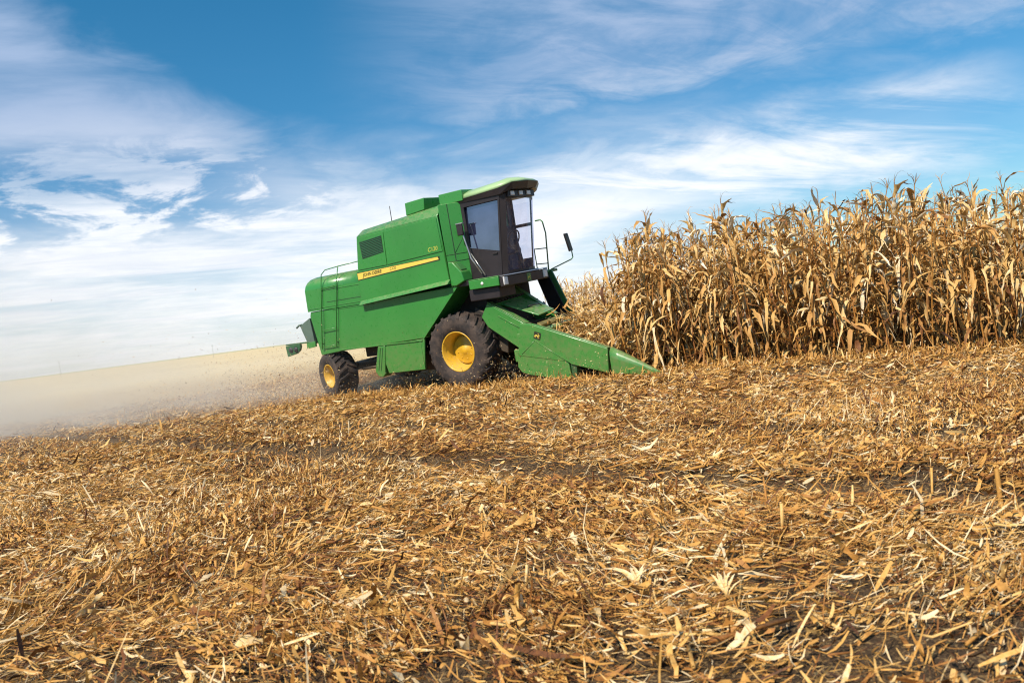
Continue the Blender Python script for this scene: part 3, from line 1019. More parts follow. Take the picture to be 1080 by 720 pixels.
    sm.hexa([(0.66, -0.62, 2.68), (0.80, -0.62, 2.68), (0.80, -0.14, 2.68), (0.66, -0.14, 2.68), (0.58, -0.58, 3.22), (0.68, -0.58, 3.22), (0.68, -0.18, 3.22), (0.58, -0.18, 3.22)], 0, 0.04)
    sm.box(0.80, 1.05, -0.5, -0.26, 2.25, 2.58, 0, 0.02)
    sm.build('driver_seat', 'seat', cab)
    cs = MB()
    cs.tube([(1.24, -0.38, 2.25), (1.16, -0.38, 2.86)], 0.05, 0, 8)
    ring = [(1.13 + 0.06 * math.sin(k * math.pi / 8), -0.38 + 0.19 * math.cos(k * math.pi / 8), 2.88 + 0.17 * math.sin(k * math.pi / 8)) for k in range(17)]
    cs.tube(ring, 0.016, 0, 6)
    cs.box(0.75, 1.1, -0.98, -0.78, 2.25, 2.74, 0, 0.03)
    cs.build('steering_column', 'black', cab)

    # mirrors and rails
    nm = MB()
    nm.tube([(0.86, -1.30, 2.28), (0.66, -1.31, 2.62), (0.57, -1.31, 3.05), (0.52, -1.31, 3.32)], 0.016, 0, 8)
    nm.tube([(0.92, -1.28, 2.24), (0.62, -1.24, 2.72)], 0.014, 0, 6)
    nr = nm.build('mirror_arm', 'chrome', root)
    mm = MB()
    mm.box(0.455, 0.60, -1.36, -1.31, 3.10, 3.33, 0, 0.015)
    mm.box(0.45, 0.62, -1.37, -1.30, 3.322, 3.345, 1, 0.006)
    mm.build('mirror', ['brown', 'chrome'], nr)
    fm = MB()
    fm.tube([(1.02, 1.05, 2.12), (1.00, 2.02, 2.26), (1.00, 2.10, 2.30), (1.00, 2.09, 2.50)], 0.014, 0, 8)
    fr = fm.build('mirror_arm', 'rail', root)
    m2 = MB()
    m2.hexa([(0.98, 1.98, 2.44), (1.02, 1.98, 2.44), (1.02, 2.14, 2.46), (0.98, 2.14, 2.46), (0.98, 1.85, 2.86), (1.02, 1.85, 2.86), (1.02, 2.01, 2.87), (0.98, 2.01, 2.87)], 0, 0.012)
    m2.build('mirror', 'black', fr)
    gr = MB()
    gr.tube([(0.66, 1.28, 3.24), (0.80, 1.28, 3.24), (0.84, 1.29, 3.19), (0.87, 1.30, 2.93), (0.79, 1.30, 2.10)], 0.016, 0, 8)
    gr.tube([(0.5, 1.30, 2.62), (0.83, 1.30, 2.60)], 0.012, 0, 6)
    gr.tube([(0.5, 1.30, 2.28), (0.80, 1.30, 2.26)], 0.012, 0, 6)
    gr.tube([(0.5, 1.30, 2.10), (0.5, 1.30, 2.62)], 0.012, 0, 6)
    gr.box(0.3, 1.0, 0.70, 1.34, 2.06, 2.12, 0, 0.01)
    gr.build('guard_rail', 'rail', root)
    sl = MB()
    for y in (0.98,):
        sl.hexa([(1.30, y, 1.12), (1.42, y, 1.12), (1.42, y + 0.04, 1.12), (1.30, y + 0.04, 1.12), (0.94, y, 2.10), (1.06, y, 2.10), (1.06, y + 0.04, 2.10), (0.94, y + 0.04, 2.10)], 0, 0.006)
    sl.hexa([(0.92, 0.97, 1.05), (1.33, 0.97, 1.05), (1.33, 1.02, 1.05), (0.92, 1.02, 1.05), (0.62, 0.97, 2.06), (0.95, 0.97, 2.06), (0.95, 1.02, 2.06), (0.62, 1.02, 2.06)], 1, 0.01)
    sl.build('cab_ladder', ['rail', 'black'], root)

    # --- corn header: adaptor frame, lids, snouts
    hd = MB()
    # near cheek of the adaptor
    hd.prism([(0.79, 1.68), (0.60, 1.42), (0.72, 1.20), (1.38, 0.72), (1.66, 0.62), (1.66, 1.15), (1.60, 1.19)], -1.22, -1.12, 0, 0.012)
    hd.hexa([(0.80, -1.225, 1.685), (1.62, -1.225, 1.185), (1.62, -1.06, 1.185), (0.80, -1.06, 1.685), (0.81, -1.225, 1.70), (1.63, -1.225, 1.20), (1.63, -1.06, 1.20), (0.81, -1.06, 1.70)], 0, 0.004)
    hd.tube([(1.02, -1.226, 1.40), (1.56, -1.226, 1.07)], 0.010, 0, 6)
    # far cheek
    hd.prism([(0.74, 1.98), (0.62, 1.60), (1.66, 0.9), (1.74, 1.22)], -0.24, -0.18, 0, 0.01)
    hd.hexa([(0.74, -0.27, 1.985), (1.74, -0.27, 1.225), (1.74, -0.15, 1.225), (0.74, -0.15, 1.985), (0.75, -0.27, 2.0), (1.75, -0.27, 1.24), (1.75, -0.15, 1.24), (0.75, -0.15, 2.0)], 0, 0.004)
    # rear cross member
    hd.hexa([(0.72, -1.12, 1.50), (0.86, -1.12, 1.50), (0.98, -0.24, 1.52), (0.84, -0.24, 1.52), (0.78, -1.12, 1.66), (0.92, -1.12, 1.64), (1.06, -0.24, 1.70), (0.92, -0.24, 1.72)], 0, 0.01)
    # main beam across the whole width
    hd.box(1.50, 1.72, -1.40, 1.75, 0.62, 1.02, 0, 0.02)
    hd.box(1.30, 1.52, -1.30, 1.70, 0.45, 0.70, 0, 0.02)
    header = hd.build('corn_header', 'green', root)
    fl = MB()
    fl.box(0.70, 1.5, -1.10, -0.25, 1.02, 1.16, 0, 0.01)
    fl.hexa([(0.10, -1.0, 0.95), (0.95, -1.0, 0.60), (0.95, -0.25, 0.60), (0.10, -0.25, 0.95), (0.30, -1.0, 1.62), (1.05, -1.0, 1.20), (1.05, -0.25, 1.20), (0.30, -0.25, 1.62)], 0, 0.02)
    fl.build('feeder_house', 'steel', header)
    lid = MB()
    lid.hexa([(0.99, -1.0, 1.60), (1.82, -1.0, 1.285), (1.84, -0.44, 1.33), (0.99, -0.30, 1.66), (0.995, -1.0, 1.625), (1.83, -1.0, 1.31), (1.85, -0.44, 1.355), (0.995, -0.30, 1.685)], 0, 0.008)
    lo_ = lid.build('header_lid', 'roof_green' if 'roof_green' in M else 'green', header)
    hh = MB()
    hh.tube([(1.46, -0.80, 1.470), (1.50, -0.78, 1.50), (1.58, -0.52, 1.485), (1.60, -0.47, 1.44)], 0.013, 0, 6)
    hh.build('handle', 'black', lo_)
    teeth = MB()
    for k in range(9):
        y = -1.02 + k * 0.085
        x = 0.90 + k * 0.015
        teeth.box(x, x + 0.07, y, y + 0.045, 1.66 + k * 0.006, 1.70 + k * 0.006, 0, 0.006)
    teeth.build('toothed_strip', 'steel', header)
    lip = MB()
    lip.hexa([(1.86, -1.16, 1.10), (1.94, -1.16, 1.06), (1.94, -0.20, 1.09), (1.86, -0.20, 1.13), (1.86, -1.16, 1.17), (1.95, -1.16, 1.12), (1.95, -0.20, 1.15), (1.86, -0.20, 1.20)], 0, 0.006)
    lip.hexa([(1.98, -1.16, 1.00), (2.06, -1.16, 0.97), (2.06, -0.20, 1.00), (1.98, -0.20, 1.03), (1.98, -1.16, 1.06), (2.07, -1.16, 1.02), (2.07, -0.20, 1.05), (1.98, -0.20, 1.09)], 1, 0.006)
    lip.build('cross_bar', ['wornsteel', 'green'], header)

    # outer divider on the near side
    dv = MB()
    dv.prism([(1.66, 1.215), (1.90, 1.185), (3.47, 0.585), (3.42, 0.125), (2.66, 0.345), (2.60, 0.40), (1.50, 0.60), (1.585, 0.90)], -1.47, -1.36, 0, 0.014)
    # top roll of sheet, sloping inwards
    dv.hexa([(1.66, -1.465, 1.205), (1.92, -1.465, 1.18), (1.92, -1.22, 1.12), (1.66, -1.22, 1.15), (1.67, -1.462, 1.225), (1.925, -1.462, 1.20), (1.925, -1.22, 1.14), (1.67, -1.22, 1.17)], 0, 0.006)
    dv.hexa([(1.915, -1.465, 1.175), (3.46, -1.465, 0.58), (3.46, -1.24, 0.54), (1.915, -1.20, 1.11), (1.925, -1.462, 1.20), (3.48, -1.462, 0.602), (3.48, -1.24, 0.56), (1.925, -1.20, 1.135)], 0, 0.006)
    # skirt shield behind, rounded at its heel
    dv.prism([(1.58, 0.80), (1.475, 0.52), (1.45, 0.38), (1.52, 0.27), (1.72, 0.20), (2.30, 0.09), (2.56, 0.05), (2.62, 0.10), (2.61, 0.36), (2.24, 0.66), (1.96, 0.86), (1.70, 0.80)], -1.462, -1.40, 0, 0.012)
    dv.prism([(2.625, 0.38), (2.76, 0.40), (2.74, 0.16), (2.70, 0.05), (2.63, 0.06)], -1.44, -1.30, 1, 0.012)
    # fold lines in the sheet
    dv.tube([(1.93, -1.472, 0.875), (2.62, -1.474, 0.385)], 0.007, 0, 6)
    dv.tube([(1.60, -1.472, 0.62), (1.94, -1.472, 0.86)], 0.005, 0, 6)
    badge(dv, (2.02, -1.472, 0.95), (0.93, 0, -0.34), (0.34, 0, 0.93), (0, -1, 0), 0.155, 0.145, 2, 3)
    dv.build('outer_divider', ['green', 'green_dark', 'ink', 'stripe'], header)
    tipm = MB()

    def snout(mb, x0, x1, y, w, z0, z1, zt, mi=0):
        """pointed cone of sheet metal: ridge on top, flat below"""
        secs = 7
        rings = []
        for i in range(secs):
            t = i / (secs - 1)
            x = x0 + (x1 - x0) * t
            ww = w * (1 - t) ** 0.85 + 0.012
            zt_ = z1 + (zt - z1) * (t ** 1.05)
            zb = z0 + (zt - 0.03 - z0) * t
            rings.append([mb.bm.verts.new((x, y + a_ * ww, zb + (zt_ - zb) * h_)) for a_, h_ in ((-0.5, 0.0), (-0.5, 0.62), (-0.42, 0.86), (-0.18, 1.0), (0.18, 1.0), (0.42, 0.86), (0.5, 0.62), (0.5, 0.0))])
        for i in range(secs - 1):
            for k in range(8):
                f = mb.bm.faces.new([rings[i][k], rings[i][(k + 1) % 8], rings[i + 1][(k + 1) % 8], rings[i + 1][k]])
                f.smooth = 0 < k < 6
                f.material_index = mi
        mb.bm.faces.new(rings[0])
        mb.bm.faces.new(rings[-1][::-1])
    snout(tipm, 3.50, 4.44, -1.36, 0.25, 0.125, 0.585, 0.045)
    tipm.build('divider_tip', 'green', header)
    for y in (-0.62, 0.13, 0.88):
        sn = MB()
        snout(sn, 1.75, 3.95, y, 0.42, 0.25, 0.80, 0.10)
        sn.build('row_snout', 'green', header)
    sn = MB()
    snout(sn, 1.70, 4.20, 1.62, 0.34, 0.20, 0.98, 0.08)
    sn.build('row_snout', 'green', header)
    return root


COMBINE = build_combine()


# ------------------------------------------------------------------ corn plants
def ribbon(V, Fq, T, base, az, pitches, L, W, tone, rng, twist=0.0, fold=0.25):
    """a dried leaf: three points across, bent along its length by a list of pitch angles"""
    n = len(pitches)
    p = np.array(base, float)
    step = L / n
    start = len(V)
    tw = rng.uniform(-twist, twist)
    azi = az
    for i in range(n + 1):
        t = i / n
        pit = pitches[min(i, n - 1)]
        azi += rng.uniform(-0.34, 0.34)
        d = np.array([math.cos(azi) * math.cos(pit), math.sin(azi) * math.cos(pit), math.sin(pit)])
        side = np.array([-math.sin(azi), math.cos(azi), 0.0])
        nrm = np.cross(d, side)
        a = tw * t + rng.uniform(-0.4, 0.4)
        s2 = side * math.cos(a) + nrm * math.sin(a)
        n2 = -side * math.sin(a) + nrm * math.cos(a)
        w = W * (0.55 + 0.9 * t if t < 0.35 else max(0.03, 0.865 * (1 - ((t - 0.35) / 0.65) ** 1.6))) * rng.uniform(0.6, 1.2)
        V.append(p - s2 * w / 2)
        V.append(p - n2 * w * fold)
        V.append(p + s2 * w / 2)
        tt = tone + rng.uniform(-0.06, 0.06) + (0.08 if t > 0.7 else 0)
        T += [tt, tt - 0.06, tt]
        if i < n:
            for k in (0, 1):
                a0 = start + i * 3 + k
                Fq.append((a0, a0 + 1, a0 + 4, a0 + 3))
        p = p + d * step


def ring_tube(V, Fq, T, pts, rads, tone, k=6):
    start = len(V)
    for p, r in zip(pts, rads):
        for j in range(k):
            a = 2 * math.pi * j / k
            V.append(np.array([p[0] + r * math.cos(a), p[1] + r * math.sin(a), p[2]]))
            T.append(tone)
    for i in range(len(pts) - 1):
        for j in range(k):
            a0, a1 = start + i * k + j, start + i * k + (j + 1) % k
            Fq.append((a0, a1, a1 + k, a0 + k))


def corn_parts(seed, detail=1.0):
    """vertex lists of one dry corn plant: stalk, foliage, ear, tassel"""
    r = np.random.default_rng(seed)
    H = r.uniform(1.92, 2.40)
    bend = r.uniform(-0.16, 0.16, 2)
    at = lambda z: np.array([bend[0] * (z / H) ** 2 + 0.012 * math.sin(z * 7 + seed), bend[1] * (z / H) ** 2 + 0.012 * math.cos(z * 5 + seed), z])
    out = {}
    V, F, T = [], [], []
    zs = np.linspace(-0.06, H, 9 if detail >= 1 else 4)
    ring_tube(V, F, T, [at(max(z, 0)) + np.array([0, 0, min(z, 0)]) for z in zs], [0.015 * (1 - 0.62 * max(z, 0) / H) for z in zs], r.uniform(0.30, 0.46), 6 if detail >= 1 else 4)
    out['stalk'] = (V, F, T)
    V, F, T = [], [], []
    nl = int((20 if detail >= 1 else 14) * r.uniform(0.9, 1.1))
    a0 = r.uniform(0, 6.28)
    for i in range(nl):
        z = 0.16 + (H - 0.20) * (i + r.uniform(-0.3, 0.3)) / nl
        az = a0 + (i % 2) * math.pi + r.uniform(-1.1, 1.1)
        q = z / H
        L = r.uniform(0.30, 0.78) * (0.75 + 0.5 * math.sin(math.pi * min(1, q + 0.1)))
        W = r.uniform(0.040, 0.098)
        n = 9 if detail >= 1 else 5
        kind = r.random()
        if q > 0.80 and kind < 0.65:          # upper leaves stand up and flutter
            up, dn, brk = r.uniform(0.9, 1.45), r.uniform(-0.9, 0.9), r.uniform(0.35, 0.75)
        elif kind < 0.72:                     # broken leaves hanging against the stalk
            up, dn, brk = r.uniform(-0.2, 1.0), r.uniform(-1.55, -1.15), r.uniform(0.05, 0.28)
        else:
            up, dn, brk = r.uniform(0.4, 1.2), r.uniform(-1.3, -0.3), r.uniform(0.2, 0.55)
        shp = r.uniform(5, 16)
        pits = [up + (dn - up) / (1 + math.exp(-shp * ((k + 0.5) / n - brk))) + r.normal(0, 0.20) for k in range(n)]
        tone = 0.42 + 0.32 * q + r.normal(0, 0.20)  # lower leaves browner, also standing in for shade inside the rows
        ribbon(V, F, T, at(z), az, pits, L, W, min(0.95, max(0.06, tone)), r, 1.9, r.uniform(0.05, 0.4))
    out['foliage'] = (V, F, T)
    V, F, T = [], [], []
    if r.random() < 0.85:
        z = r.uniform(0.85, 1.25)
        az = r.uniform(0, 6.28)
        pit = r.uniform(-1.2, 0.7)
        d = np.array([math.cos(az) * math.cos(pit), math.sin(az) * math.cos(pit), math.sin(pit)])
        s = np.array([-math.sin(az), math.cos(az), 0])
        m = np.cross(d, s)
        c = at(z) + d * 0.03
        start = len(V)
        rad = [0.012, 0.030, 0.034, 0.030, 0.018, 0.004]
        for i, rr in enumerate(rad):
            for j in range(7):
                a = 2 * math.pi * j / 7
                V.append(c + d * (0.045 * i) + (s * math.cos(a) + m * math.sin(a)) * rr * r.uniform(0.9, 1.1))
                T.append(0.80 + r.uniform(-0.06, 0.08))
        for i in range(len(rad) - 1):
            for j in range(7):
                b0, b1 = start + i * 7 + j, start + i * 7 + (j + 1) % 7
                F.append((b0, b1, b1 + 7, b0 + 7))
        for k in range(3):
            ribbon(V, F, T, c + d * 0.02, az + r.uniform(-1.2, 1.2), [pit + r.uniform(-.3, .6), pit - 0.3, pit - 0.7, -1.2], r.uniform(0.16, 0.3), 0.06, 0.82, r, 1.0, 0.3)
    else:
        ribbon(V, F, T, at(1.0), r.uniform(0, 6.28), [0.8, 0.0, -0.8, -1.3], 0.3, 0.06, 0.75, r, 1.0, 0.3)
    out['ear'] = (V, F, T)
    V, F, T = [], [], []
    top = at(H)
    for k in range(int(r.integers(2, 6)) if detail >= 1 else 3):
        az = r.uniform(0, 6.28)
        pit = r.uniform(0.9, 1.5) if k else 1.5
        ribbon(V, F, T, top - np.array([0, 0, 0.02]), az, [pit, pit - r.uniform(0, .3), pit - r.uniform(0, .9), pit - r.uniform(0, 2.2)], r.uniform(0.14, 0.30), 0.014, 0.50 + r.uniform(-.1, .15), r, 1.0, 0.4)
    out['tassel'] = (V, F, T)
    return out


VARIANTS = []
for s in range(16):
    P = corn_parts(100 + s)
    meshes = {}
    for nm, (V, F, T) in P.items():
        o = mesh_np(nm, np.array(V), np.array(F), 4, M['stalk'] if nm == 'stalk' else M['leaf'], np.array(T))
        meshes[nm] = o.data
        bpy.data.objects.remove(o)
    VARIANTS.append(meshes)


def to_world(mx, my):
    p = ORG + mx * HX + my * HY0
    return p[0], p[1]


def plant(x, y, var, rz, sc, tilt=(0, 0), label='dry golden corn plant standing uncut in the rows ahead of the combine', group='dry corn plants in the uncut rows'):
    e = empty('corn_plant')
    e.matrix_world = (Matrix.Translation((x, y, float(terrain(x, y)) - 0.01)) @ Matrix.Rotation(tilt[0], 4, 'X') @ Matrix.Rotation(tilt[1], 4, 'Y')
                      @ Matrix.Rotation(rz, 4, 'Z') @ Matrix.Diagonal((sc * 1.02, sc * 1.02, sc, 1)))
    tag(e, label, 'corn plant', group)
    for nm, me in VARIANTS[var].items():
        c = bpy.data.objects.new(nm, me)
        COL.objects.link(c)
        c.parent = e
    return e


rc = random.Random(5)
ROWS = [-0.95, -0.25, 0.50, 1.25, 2.0, 2.75, 3.5, 4.2, 4.9]
# where each row still stands: the cutting front is ragged and steps back row by row
START = {0: 3.72, 1: 3.40, 2: 3.04, 3: 2.70, 4: 2.36, 5: 2.02, 6: 1.70, 7: 1.40, 8: 1.2}
count = 0
placed = []
for ri, ry in enumerate(ROWS):
    x = START[ri] + rc.uniform(0, 0.1)
    while x < 12.2 - (0.6 * ri if ri < 5 else 3.0):
        placed.append((ri, x, ry + rc.gauss(0, 0.05)))
        x += rc.uniform(0.115, 0.205) * (0.62 if x < START[ri] + 0.9 else 1.0)      # the field edge was sown double
near = [p for p in placed if p[0] <= 4][:292]
rest = [p for p in placed if p not in set(near)]
for ri, mx, my in near:
    x, y = to_world(mx, my)
    k = 1.03 - 0.026 * max(0, mx - 5.2)
    if rc.random() < 0.13:
        k *= 1.15
    edge = max(0, 1 - (mx - START[ri]) / 0.5)
    plant(x, y, rc.randrange(16), rc.uniform(0, 6.28), k * rc.uniform(0.88, 1.07), (rc.gauss(0, 0.06), rc.gauss(0.0, 0.07) - 0.03 * edge))

# single plants that the eye picks out
wx, wy = to_world(3.62, -0.98)
plant(wx, wy, 3, 2.6, 1.14, (0.02, -0.15), 'tall corn plant at the cut end of the rows, leaning back towards the combine', 'leaning corn plant')
wx, wy = to_world(7.9, -0.62)
plant(wx, wy, 5, 0.4, 1.15, (0.02, 0.02), 'tallest dry corn plant, its tassel high above all the rows against the blue sky', 'tallest corn plant')


def merged_plants(name, spots, label, detail, seed, sc=1.0):
    Vs, Fs, Ts = [], [], []
    off = 0
    lib = []
    for s in range(10):
        P = corn_parts(seed + s, detail)
        V, F, T, o = [], [], [], 0
        for v, f, t in P.values():
            V.append(np.array(v)); F.append(np.array(f) + o); T.append(np.array(t)); o += len(v)
        lib.append((np.concatenate(V), np.concatenate(F), np.concatenate(T)))
    r = np.random.default_rng(seed)
    for (x, y) in spots:
        v, f, t = lib[r.integers(10)]
        a = r.uniform(0, 6.28)
        k = sc * r.uniform(0.9, 1.12)
        R = np.array([[math.cos(a), -math.sin(a), 0], [math.sin(a), math.cos(a), 0], [0, 0, 1]])
        w = (v * k) @ R.T
        w[:, 0] += w[:, 2] * r.normal(0.0, 0.07)
        w[:, 1] += w[:, 2] * r.normal(0.0, 0.05)
        w += np.array([x, y, float(terrain(x, y))])
        Vs.append(w); Fs.append(f + off); Ts.append(t + r.uniform(-0.08, 0.08)); off += len(w)
    o = mesh_np(name, np.concatenate(Vs), np.concatenate(Fs), 4, M['leaf'], np.concatenate(Ts))
    tag(o, label, 'corn stand', kind='stuff')
    return o


merged_plants('corn_stand', [to_world(a, b) for _, a, b in rest], 'dense dry corn farther back in the uncut strip', 0.6, 300)
# the next uncut block, well beyond the cut ground
spots = []
for k in range(9):
    for j in range(170):
        spots.append(to_world(-12 + j * 0.22 + rc.uniform(-.06, .06), 17.5 + k * 0.8 + rc.gauss(0, .05)))
spots = [s for s in spots if s[0] > 1.9 + 0.05 * (s[1] - 36)]
merged_plants('corn_block', spots, 'distant block of dry corn seen beyond the cab ladder', 0.6, 400, 1.0)


# ------------------------------------------------------------------ chopped litter on the field
def pieces(name, px, py, pz, L, W, yaw, pitch, rol, curve, tone, mat, taper=0.5, nseg=3, rag=None):
    n = len(px)
    ts = np.linspace(-0.5, 0.5, nseg + 1)
    wid = (1 - np.abs(ts * 2) ** 2.2 * taper)
    U = (ts[None, :] * L[:, None])
    Z = -curve[:, None] * L[:, None] * (ts[None, :] ** 2) * 4
    loc = np.zeros((n, nseg + 1, 2, 3))
    for s, sg in enumerate((-1, 1)):
        loc[:, :, s, 0] = U
        torn = 1.0 if rag is None else rag.uniform(0.15, 1.25, (n, nseg + 1))
        loc[:, :, s, 1] = sg * 0.5 * W[:, None] * wid[None, :] * torn
        loc[:, :, s, 2] = Z + (0 if rag is None else W[:, None] * rag.normal(0, 0.34, (n, nseg + 1)))
    cr, sr = np.cos(rol)[:, None, None], np.sin(rol)[:, None, None]
    y, z = loc[..., 1] * cr - loc[..., 2] * sr, loc[..., 1] * sr + loc[..., 2] * cr
    x = loc[..., 0]
    cp, sp = np.cos(pitch)[:, None, None], np.sin(pitch)[:, None, None]
    x, z = x * cp - z * sp, x * sp + z * cp
    cw, sw = np.cos(yaw)[:, None, None], np.sin(yaw)[:, None, None]
    x, y = x * cw - y * sw, x * sw + y * cw
    v = np.stack([x + px[:, None, None], y + py[:, None, None], z + pz[:, None, None]], -1).reshape(-1, 3)
    per = (nseg + 1) * 2
    base = (np.arange(n) * per)[:, None]
    f = np.concatenate([base + np.array([[2 * i, 2 * i + 1, 2 * i + 3, 2 * i + 2]]) for i in range(nseg)], 1).reshape(-1, 4)
    return v, f, np.repeat(tone, per)


def rods(px, py, pz, L, R, yaw, pitch, tone):
    """short lengths of stalk, five-sided"""
    n, K = len(px), 5
    d = np.stack([np.cos(yaw) * np.cos(pitch), np.sin(yaw) * np.cos(pitch), np.sin(pitch)], -1)
    s = np.stack([-np.sin(yaw), np.cos(yaw), np.zeros(n)], -1)
    m = np.cross(d, s)
    c = np.stack([px, py, pz], -1)
    vs = []
    for e in (-0.5, 0.5):
        for j in range(K):
            a = 2 * math.pi * j / K
            vs.append(c + d * (e * L)[:, None] + (s * math.cos(a) + m * math.sin(a)) * R[:, None])
    v = np.stack(vs, 1).reshape(-1, 3)
    base = (np.arange(n) * 2 * K)[:, None]
    q = [[j, (j + 1) % K, K + (j + 1) % K, K + j] for j in range(K)]
    q += [[0, 4, 3, 2], [0, 2, 1, 1], [K, K + 1, K + 2, K + 3], [K, K + 3, K + 4, K + 4]]
    q = [k for k in q if len(set(k)) == 4]
    f = np.concatenate([base + np.array([k]) for k in q], 1).reshape(-1, 4)
    return v, f, np.repeat(tone, 2 * K)


def scatter(n, y0, y1, r, power=1.0):
    y = y0 + (y1 - y0) * r.random(n) ** power
    x = (r.random(n) * 2 - 1) * (0.74 * y + 2.2)
    return x, y


def build_litter():
    r = np.random.default_rng(21)
    out = []

    def keep(x, y, thin=1.0):
        cover = np.clip((fbm(x * 0.75 + 40, y * 0.75 + 9, 3) - 0.22) * 5.0, 0.45, 1.0)
        cover *= np.clip((fbm(x * 3.0 + 7, y * 3.0 + 3, 2) - 0.20) * 4.5, 0.30, 1.0)
        cover *= 1 - 0.94 * np.clip(rut_mask(x, y) * 1.15, 0, 1)
        cover *= 1 - 0.30 * np.clip((4.3 - y) / 1.0, 0, 1)
        cover *= 1 - 0.80 * np.clip((4.7 - y) / 1.5, 0, 1) * np.clip((fbm(x * 1.5 + 60, y * 1.5, 3) - 0.40) * 6, 0, 1)
        # litter thinned under machine and inside rows; dark soil stands in for shade
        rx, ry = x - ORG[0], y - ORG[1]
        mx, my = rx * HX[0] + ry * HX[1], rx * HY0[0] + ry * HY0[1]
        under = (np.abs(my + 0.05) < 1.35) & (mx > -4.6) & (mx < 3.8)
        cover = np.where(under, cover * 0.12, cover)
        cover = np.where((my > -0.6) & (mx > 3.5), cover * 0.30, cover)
        return r.random(len(x)) < cover * thin
    def yaws(x, y):
        """straw lies in combed swirls: a slowly turning main direction with scatter"""
        n = len(x)
        flow = RAD(22) + 1.9 * (fbm(x * 0.38 + 11, y * 0.38 + 31, 2) - 0.5) * 2
        return np.where(r.random(n) < 0.68, flow + r.normal(0, 0.38, n), r.uniform(0, math.pi, n))
    bands = [(1.6, 5.0, 150000, 0.80), (5.0, 10.0, 215000, 1.0), (10.0, 26.0, 360000, 1.3)]
    for y0, y1, n, k in bands:
        x, y = scatter(n, y0, y1, r, 0.9)
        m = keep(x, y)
        x, y = x[m], y[m]
        n = len(x)
        L = np.clip(r.lognormal(math.log(0.066), 0.60, n), 0.018, 0.34) * (1.15 if y0 < 5 else 0.9 + 0.1 * k)
        W = np.clip(r.lognormal(math.log(0.0060), 0.65, n), 0.0018, 0.032) * k * np.where(y > 10, 1.15, 1.0)
        h = r.exponential(0.024, n) + 0.003
        pit = r.normal(0, 0.24, n)
        up = r.random(n) < 0.07
        pit = np.where(up, r.uniform(0.4, 1.2, n), pit)
        z = terrain(x, y) + h + np.abs(np.sin(pit)) * L * 0.4
        clump = fbm(x * 1.6 + 3, y * 1.6 + 77, 3)
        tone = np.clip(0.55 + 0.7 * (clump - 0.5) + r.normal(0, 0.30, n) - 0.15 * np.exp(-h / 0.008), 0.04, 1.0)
        out.append(pieces('', x, y, z, L, W, yaws(x, y), pit, r.normal(0, 0.7, n), r.normal(0, 0.20, n), tone, None))
    # broad husk and leaf scraps
    for y0, y1, n in ((1.7, 7.0, 3600), (7.0, 20.0, 8000)):
        x, y = scatter(n, y0, y1, r, 0.8)
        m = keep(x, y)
        x, y = x[m], y[m]
        n = len(x)
        L = r.uniform(0.05, 0.21, n) * (0.8 if y0 > 5 else 1.0)
        W = r.uniform(0.014, 0.046, n) * (0.8 if y0 > 5 else 1.0)
        pit = r.normal(0, 0.28, n)
        z = terrain(x, y) + r.uniform(0.015, 0.06, n) + np.abs(np.sin(pit)) * L * 0.35
        tone = np.clip(r.normal(0.62, 0.24, n), 0.12, 1)
        out.append(pieces('', x, y, z, L, W, yaws(x, y), pit, r.normal(0, 0.7, n), r.normal(0, 0.22, n), tone, None, 0.35, 6, r))
    # stalk lengths
    for y0, y1, n in ((1.7, 7.0, 2600), (7.0, 22.0, 5200)):
        x, y = scatter(n, y0, y1, r, 0.8)
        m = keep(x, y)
        x, y = x[m], y[m]
        n = len(x)
        L = np.clip(r.lognormal(math.log(0.13), 0.5, n), 0.04, 0.42)
        R = r.uniform(0.004, 0.0105, n)
        pit = r.normal(0, 0.14, n)
        st = r.random(n) < 0.05
        pit = np.where(st, r.uniform(0.9, 1.5, n), pit)
        L = np.where(st, np.minimum(L, 0.16), L)
        z = terrain(x, y) + R + r.uniform(0.01, 0.04, n) + np.abs(np.sin(pit)) * L * 0.42
        tone = np.clip(r.normal(0.52, 0.20, n), 0.1, 1)
        out.append(rods(x, y, z, L, R, yaws(x, y), pit, tone))
    # thicker, more upright fringe along the cutting front and round the wheels
    n = 9000
    t = r.random(n)
    ax, ay = to_world(0, 0)
    mx = r.uniform(-6.5, 12.5, n)
    my = -1.75 + r.normal(0, 0.30, n) + np.where(mx > 3.6, 0.55, 0)
    x = ORG[0] + mx * HX[0] + my * HY0[0]
    y = ORG[1] + mx * HX[1] + my * HY0[1]
    L = np.clip(r.lognormal(math.log(0.10), 0.4, n), 0.03, 0.3)
    W = r.uniform(0.006, 0.022, n)
    pit = np.where(r.random(n) < 0.35, r.uniform(0.5, 1.4, n), r.normal(0, 0.3, n))
    z = terrain(x, y) + r.exponential(0.03, n) + np.abs(np.sin(pit)) * L * 0.45
    out.append(pieces('', x, y, z, L, W, r.uniform(0, 6.28, n), pit, r.normal(0, 0.6, n), r.normal(0, 0.15, n), np.clip(r.normal(0.58, 0.17, n), 0.1, 1), None))
    off, V, F, T = 0, [], [], []
    for v, f, t in out:
        V.append(v); F.append(f + off); T.append(t); off += len(v)
    o = mesh_np('crop_litter', np.concatenate(V), np.concatenate(F), 4, M['straw'], np.concatenate(T))
    tag(o, 'chopped corn stalks and husks strewn over the dark soil', 'crop litter', kind='stuff')


build_litter()


